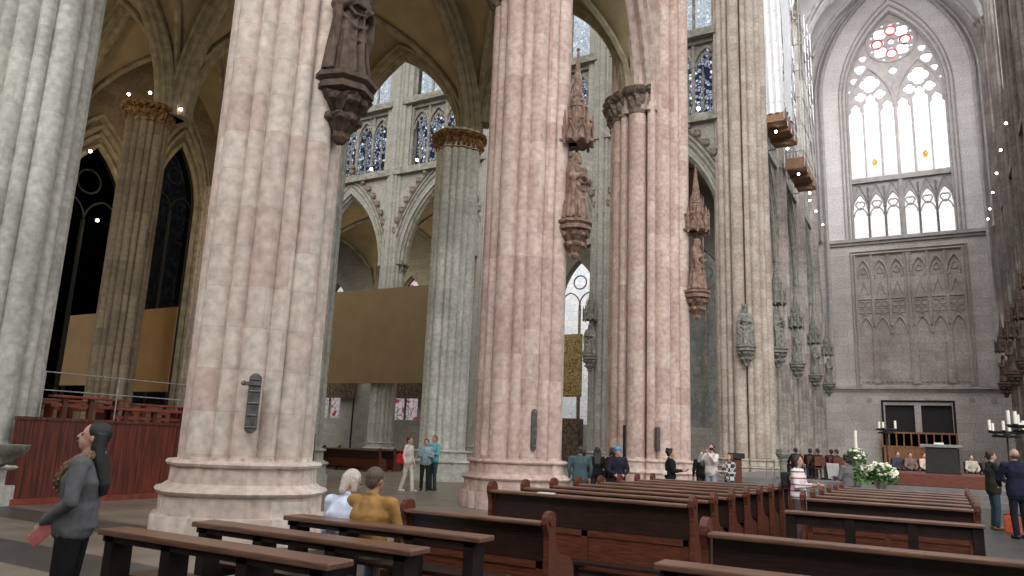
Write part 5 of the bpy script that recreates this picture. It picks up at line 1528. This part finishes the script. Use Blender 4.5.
# ------------------------------------------------------------------ scaffold platforms high on the left beyond the crossing
def deck(x0, x1, y0, y1, z, label, sheet):
    t = thing('scaffold_platform', label, 'scaffold', ((x0 + x1) / 2, (y0 + y1) / 2, z), 0, 'scaffold platforms high on the left')
    hx, hy = (x1 - x0) / 2, (y1 - y0) / 2
    n = 3
    for k in range(n):
        a = -hy + 2 * hy * k / n
        b = bmesh.new(); box(b, -hx, hx, a, a + 2 * hy / n - .12, k * .0, .16); box(b, -hx, hx, a, a + .14, -.22, .0); obj('deck_board', b, M['plank'], t)
    b = bmesh.new(); box(b, -hx + .1, hx + .02, -hy, hy, .16, .55); obj('toe_board', b, M['plank'], t)
    H_ = 13
    b = bmesh.new()
    for u in (-hx, hx):
        for q in range(5):
            v = -hy + 2 * hy * q / 4
            tube(b, [(u, v, -.1), (u, v, H_)], .035, 6)
    for z_ in range(1, 13, 2):
        for u in (-hx, hx): tube(b, [(u, -hy, z_), (u, hy, z_)], .03, 6)
        tube(b, [(-hx, -hy, z_), (hx, -hy, z_)], .03, 6)
        if z_ < 12:
            tube(b, [(hx, -hy, z_), (hx, 0, z_ + 2)], .025, 5); tube(b, [(hx, 0, z_ + 2), (hx, hy, z_)], .025, 5)
    tube(b, [(-hx, -hy, 0), (-hx - .6, -hy, 0)], .05, 6); tube(b, [(-hx, hy, 0), (-hx - .6, hy, 0)], .05, 6)
    obj('scaffold_tubes', b, M['silver'], t, smooth=True)
    if sheet:
        b = bmesh.new()
        N1 = 18
        V = []
        for i in range(N1 + 1):
            col = []
            for j in range(13):
                u = -hx + (2 * hx) * i / N1
                col.append(b.verts.new((u, -hy - .06 + .06 * math.sin(i * 1.3 + j * .4), .3 + j)))
            V.append(col)
        for i in range(N1):
            for j in range(12): b.faces.new((V[i][j], V[i + 1][j], V[i + 1][j + 1], V[i][j + 1]))
        r_ = bmesh.ops.extrude_face_region(b, geom=b.faces[:])
        for v in r_['geom']:
            if isinstance(v, bmesh.types.BMVert): v.co.y += .02
        fixn(b); obj('sheeting', b, M['sheet'], t, smooth=True)
        b = bmesh.new(); V = []
        for i in range(15):
            v_ = -hy + hy * 1.1 * i / 14
            V.append([b.verts.new((hx + .06 + .05 * math.sin(i * 1.7 + j * .5), v_, .6 + j * 12.4 / 12)) for j in range(13)])
        for i in range(14):
            for j in range(12): b.faces.new((V[i][j], V[i + 1][j], V[i + 1][j + 1], V[i][j + 1]))
        r_ = bmesh.ops.extrude_face_region(b, geom=b.faces[:])
        for v in r_['geom']:
            if isinstance(v, bmesh.types.BMVert): v.co.x += .02
        fixn(b); obj('sheeting', b, M['sheet'], t, smooth=True)
        # lattice side cladding
    return t
deck(-8.25, -6.85, 43.3, 48.2, 21.0, 'brown-decked scaffold platform with white sheeting, the one nearer the crossing', True)
deck(-8.25, -6.95, 51.6, 57.6, 21.0, 'brown-decked scaffold platform farther along the left wall', False)

# ------------------------------------------------------------------ small lamps
def lamp(x, y, z, label, group, dx=0, dy=0, r=.07, L=.14):
    t = thing('spotlight', label, 'lamp', (x, y, z), 0, group)
    b = bmesh.new(); tube(b, [(-dx * L, -dy * L, .06), (0, 0, 0)], [r * .8, r * 1.15], 10, cap=True); tube(b, [(-dx * L * 3, -dy * L * 3, .1), (-dx * L, -dy * L, .06)], .03, 6); obj('housing', b, M['iron'], t)
    b = bmesh.new(); ball(b, (dx * .02, dy * .02, -.02), r, sub=2); obj('bulb', b, M['lamp'], t, smooth=True)
vx, vy = .5, -.87
for i, (x, y, z, l) in enumerate([(-24.75, 15.5, 13.75, 'small lit lamp on the front of the gold capital of the brown pillar'), (-25.4, 15.1, 13.65, 'small lit lamp at the left of the gold capital of the brown pillar'), (-24.7, 16.8, 13.65, 'small lit lamp at the right of the gold capital of the brown pillar')]):
    lamp(x, y, z, l, 'lamps round the gold capital', .6, -.6, r=.06)
for i, (y, z, l) in enumerate([(17.9, 13.6, 'small lit lamp high on the outer aisle wall, uppermost'), (18.7, 10.6, 'small lit lamp on the outer aisle wall, lower left'), (19.5, 11.1, 'small lit lamp on the outer aisle wall, lower right')]):
    lamp(-32.4, y, z, l, 'lamps on the outer aisle wall', 1, 0)
lamp(-37.3, 42.15, 21.95, 'small lit lamp on the transept ledge, left of the slim pillar', 'lamps on the transept ledge', .3, -1, .11)
lamp(-32.9, 42.15, 22.0, 'small lit lamp on the transept ledge, right of the slim pillar', 'lamps on the transept ledge', .3, -1, .11)
lamp(-11.6, 42.15, 21.95, 'small lit lamp on the transept ledge beside the crossing pillar', 'lamps on the transept ledge', .3, -1, .11)
for i, y in enumerate((51.0, 55.6, 60.3, 64.8, 69.2, 72.2)):
    lamp(4.65, y, 21.6, 'small lit lamp along the right ledge, %s' % ['uppermost of the line in the picture', 'second from the top of the line', 'third from the top of the line', 'third from the bottom of the line', 'second from the bottom of the line', 'lowest of the line'][i], 'lamps along the right ledge', -.5, -.8, .085)
for i, (x, y, z, l) in enumerate([(-7.55, 44.6, 20.7, 'under the nearer scaffold platform, left'), (-7.4, 47.6, 20.7, 'under the nearer scaffold platform, right'), (-7.5, 52.6, 20.7, 'under the farther scaffold platform, left'), (-7.4, 57.0, 20.7, 'under the farther scaffold platform, right'),
                                  (-8.0, 61.6, 21.6, 'on the left ledge past the scaffold, uppermost'), (-8.0, 65.0, 21.7, 'on the left ledge past the scaffold, middle'), (-8.0, 69.3, 21.7, 'on the left ledge past the scaffold, lowest')]):
    lamp(x, y, z, 'small lit lamp ' + l, 'lamps on the left far wall', .5, -.8, .085)

# ------------------------------------------------------------------ light
def plight(x, y, z, e, col, r=.3):
    l = bpy.data.lights.new('aisle_light', 'POINT'); l.energy = e; l.color = col; l.shadow_soft_size = r
    o = bpy.data.objects.new('aisle_light', l); o.location = (x, y, z); COL.objects.link(o)
warm = (1, .78, .48)
plight(-22.6, 12.3, 14.6, 110, warm); plight(-29.3, 13.0, 13.6, 240, warm); plight(-29.3, 20.6, 12.0, 200, warm)
plight(-21.0, 20.5, 14.6, 120, warm); plight(-13.1, 20.8, 14.8, 50, warm)
plight(-39.7, 47.0, 15.0, 200, warm); plight(-31, 47.0, 15.0, 200, warm)

wd = bpy.data.worlds.new('World'); scn.world = wd; wd.use_nodes = True
nt = wd.node_tree; bg = nt.nodes['Background']
tc = nt.nodes.new('ShaderNodeTexCoord'); sp = nt.nodes.new('ShaderNodeSeparateXYZ'); rp = nt.nodes.new('ShaderNodeValToRGB')
nt.links.new(tc.outputs['Generated'], sp.inputs[0]); nt.links.new(sp.outputs['Z'], rp.inputs['Fac'])
rp.color_ramp.elements[0].position = 0.0; rp.color_ramp.elements[0].color = (.20, .19, .18, 1)
e_ = rp.color_ramp.elements.new(.10); e_.color = (.62, .60, .58, 1)
rp.color_ramp.elements[1].position = .45; rp.color_ramp.elements[1].color = (1, .985, .97, 1)
nt.links.new(rp.outputs['Color'], bg.inputs['Color'])
bg.inputs['Strength'].default_value = 1.55
sun = bpy.data.lights.new('daylight_through_clerestory', 'SUN'); sun.energy = 1.9; sun.angle = R(40); sun.color = (1, .97, .93)  # soft sun added through the unbuilt nave roof, aimed to brighten the end wall
so = bpy.data.objects.new('daylight_through_clerestory', sun); COL.objects.link(so)
so.rotation_euler = Vector((-.32, .82, -.42)).to_track_quat('-Z', 'Y').to_euler()

def fill_lamp(x, y, z, sx, sy, target, e):
    l = bpy.data.lights.new('window_daylight', 'AREA'); l.shape = 'RECTANGLE'; l.size = sx; l.size_y = sy; l.energy = e; l.color = (1, .98, .97)
    o = bpy.data.objects.new('window_daylight', l); COL.objects.link(o); o.location = (x, y, z)
    o.rotation_euler = (Vector(target) - Vector((x, y, z))).to_track_quat('-Z', 'Y').to_euler()
# added area lamps outside the clerestory windows, brightening the far arm's end wall
fill_lamp(RXL + 3, 56, 36, 12, 20, (-6, 70, 26), 9500)
fill_lamp(LX0 - 3, 58, 36, 12, 20, (0, 73, 30), 5000)
# ------------------------------------------------------------------ camera
F_, YAW, PIT, ROL = 745.0, R(29.9), R(11.6), R(2.3)
cd = bpy.data.cameras.new('Camera'); cd.sensor_fit = 'HORIZONTAL'; cd.sensor_width = 36; cd.lens = F_ / 1024 * 36
cd.clip_end = 300
co = bpy.data.objects.new('Camera', cd); COL.objects.link(co)
fw = Vector((-math.sin(YAW) * math.cos(PIT), math.cos(YAW) * math.cos(PIT), math.sin(PIT)))
rt = Vector((math.cos(YAW), math.sin(YAW), 0)); up = rt.cross(fw)
r2 = rt * math.cos(ROL) + up * math.sin(ROL); u2 = up * math.cos(ROL) - rt * math.sin(ROL)
co.matrix_world = Matrix.Translation((0, 0, 1.6)) @ Matrix((r2, u2, -fw)).transposed().to_4x4()
scn.camera = co
vs = scn.view_settings
vs.view_transform = 'Standard'; vs.look = 'None'; vs.gamma = 1; vs.use_curve_mapping = False; vs.exposure = .08
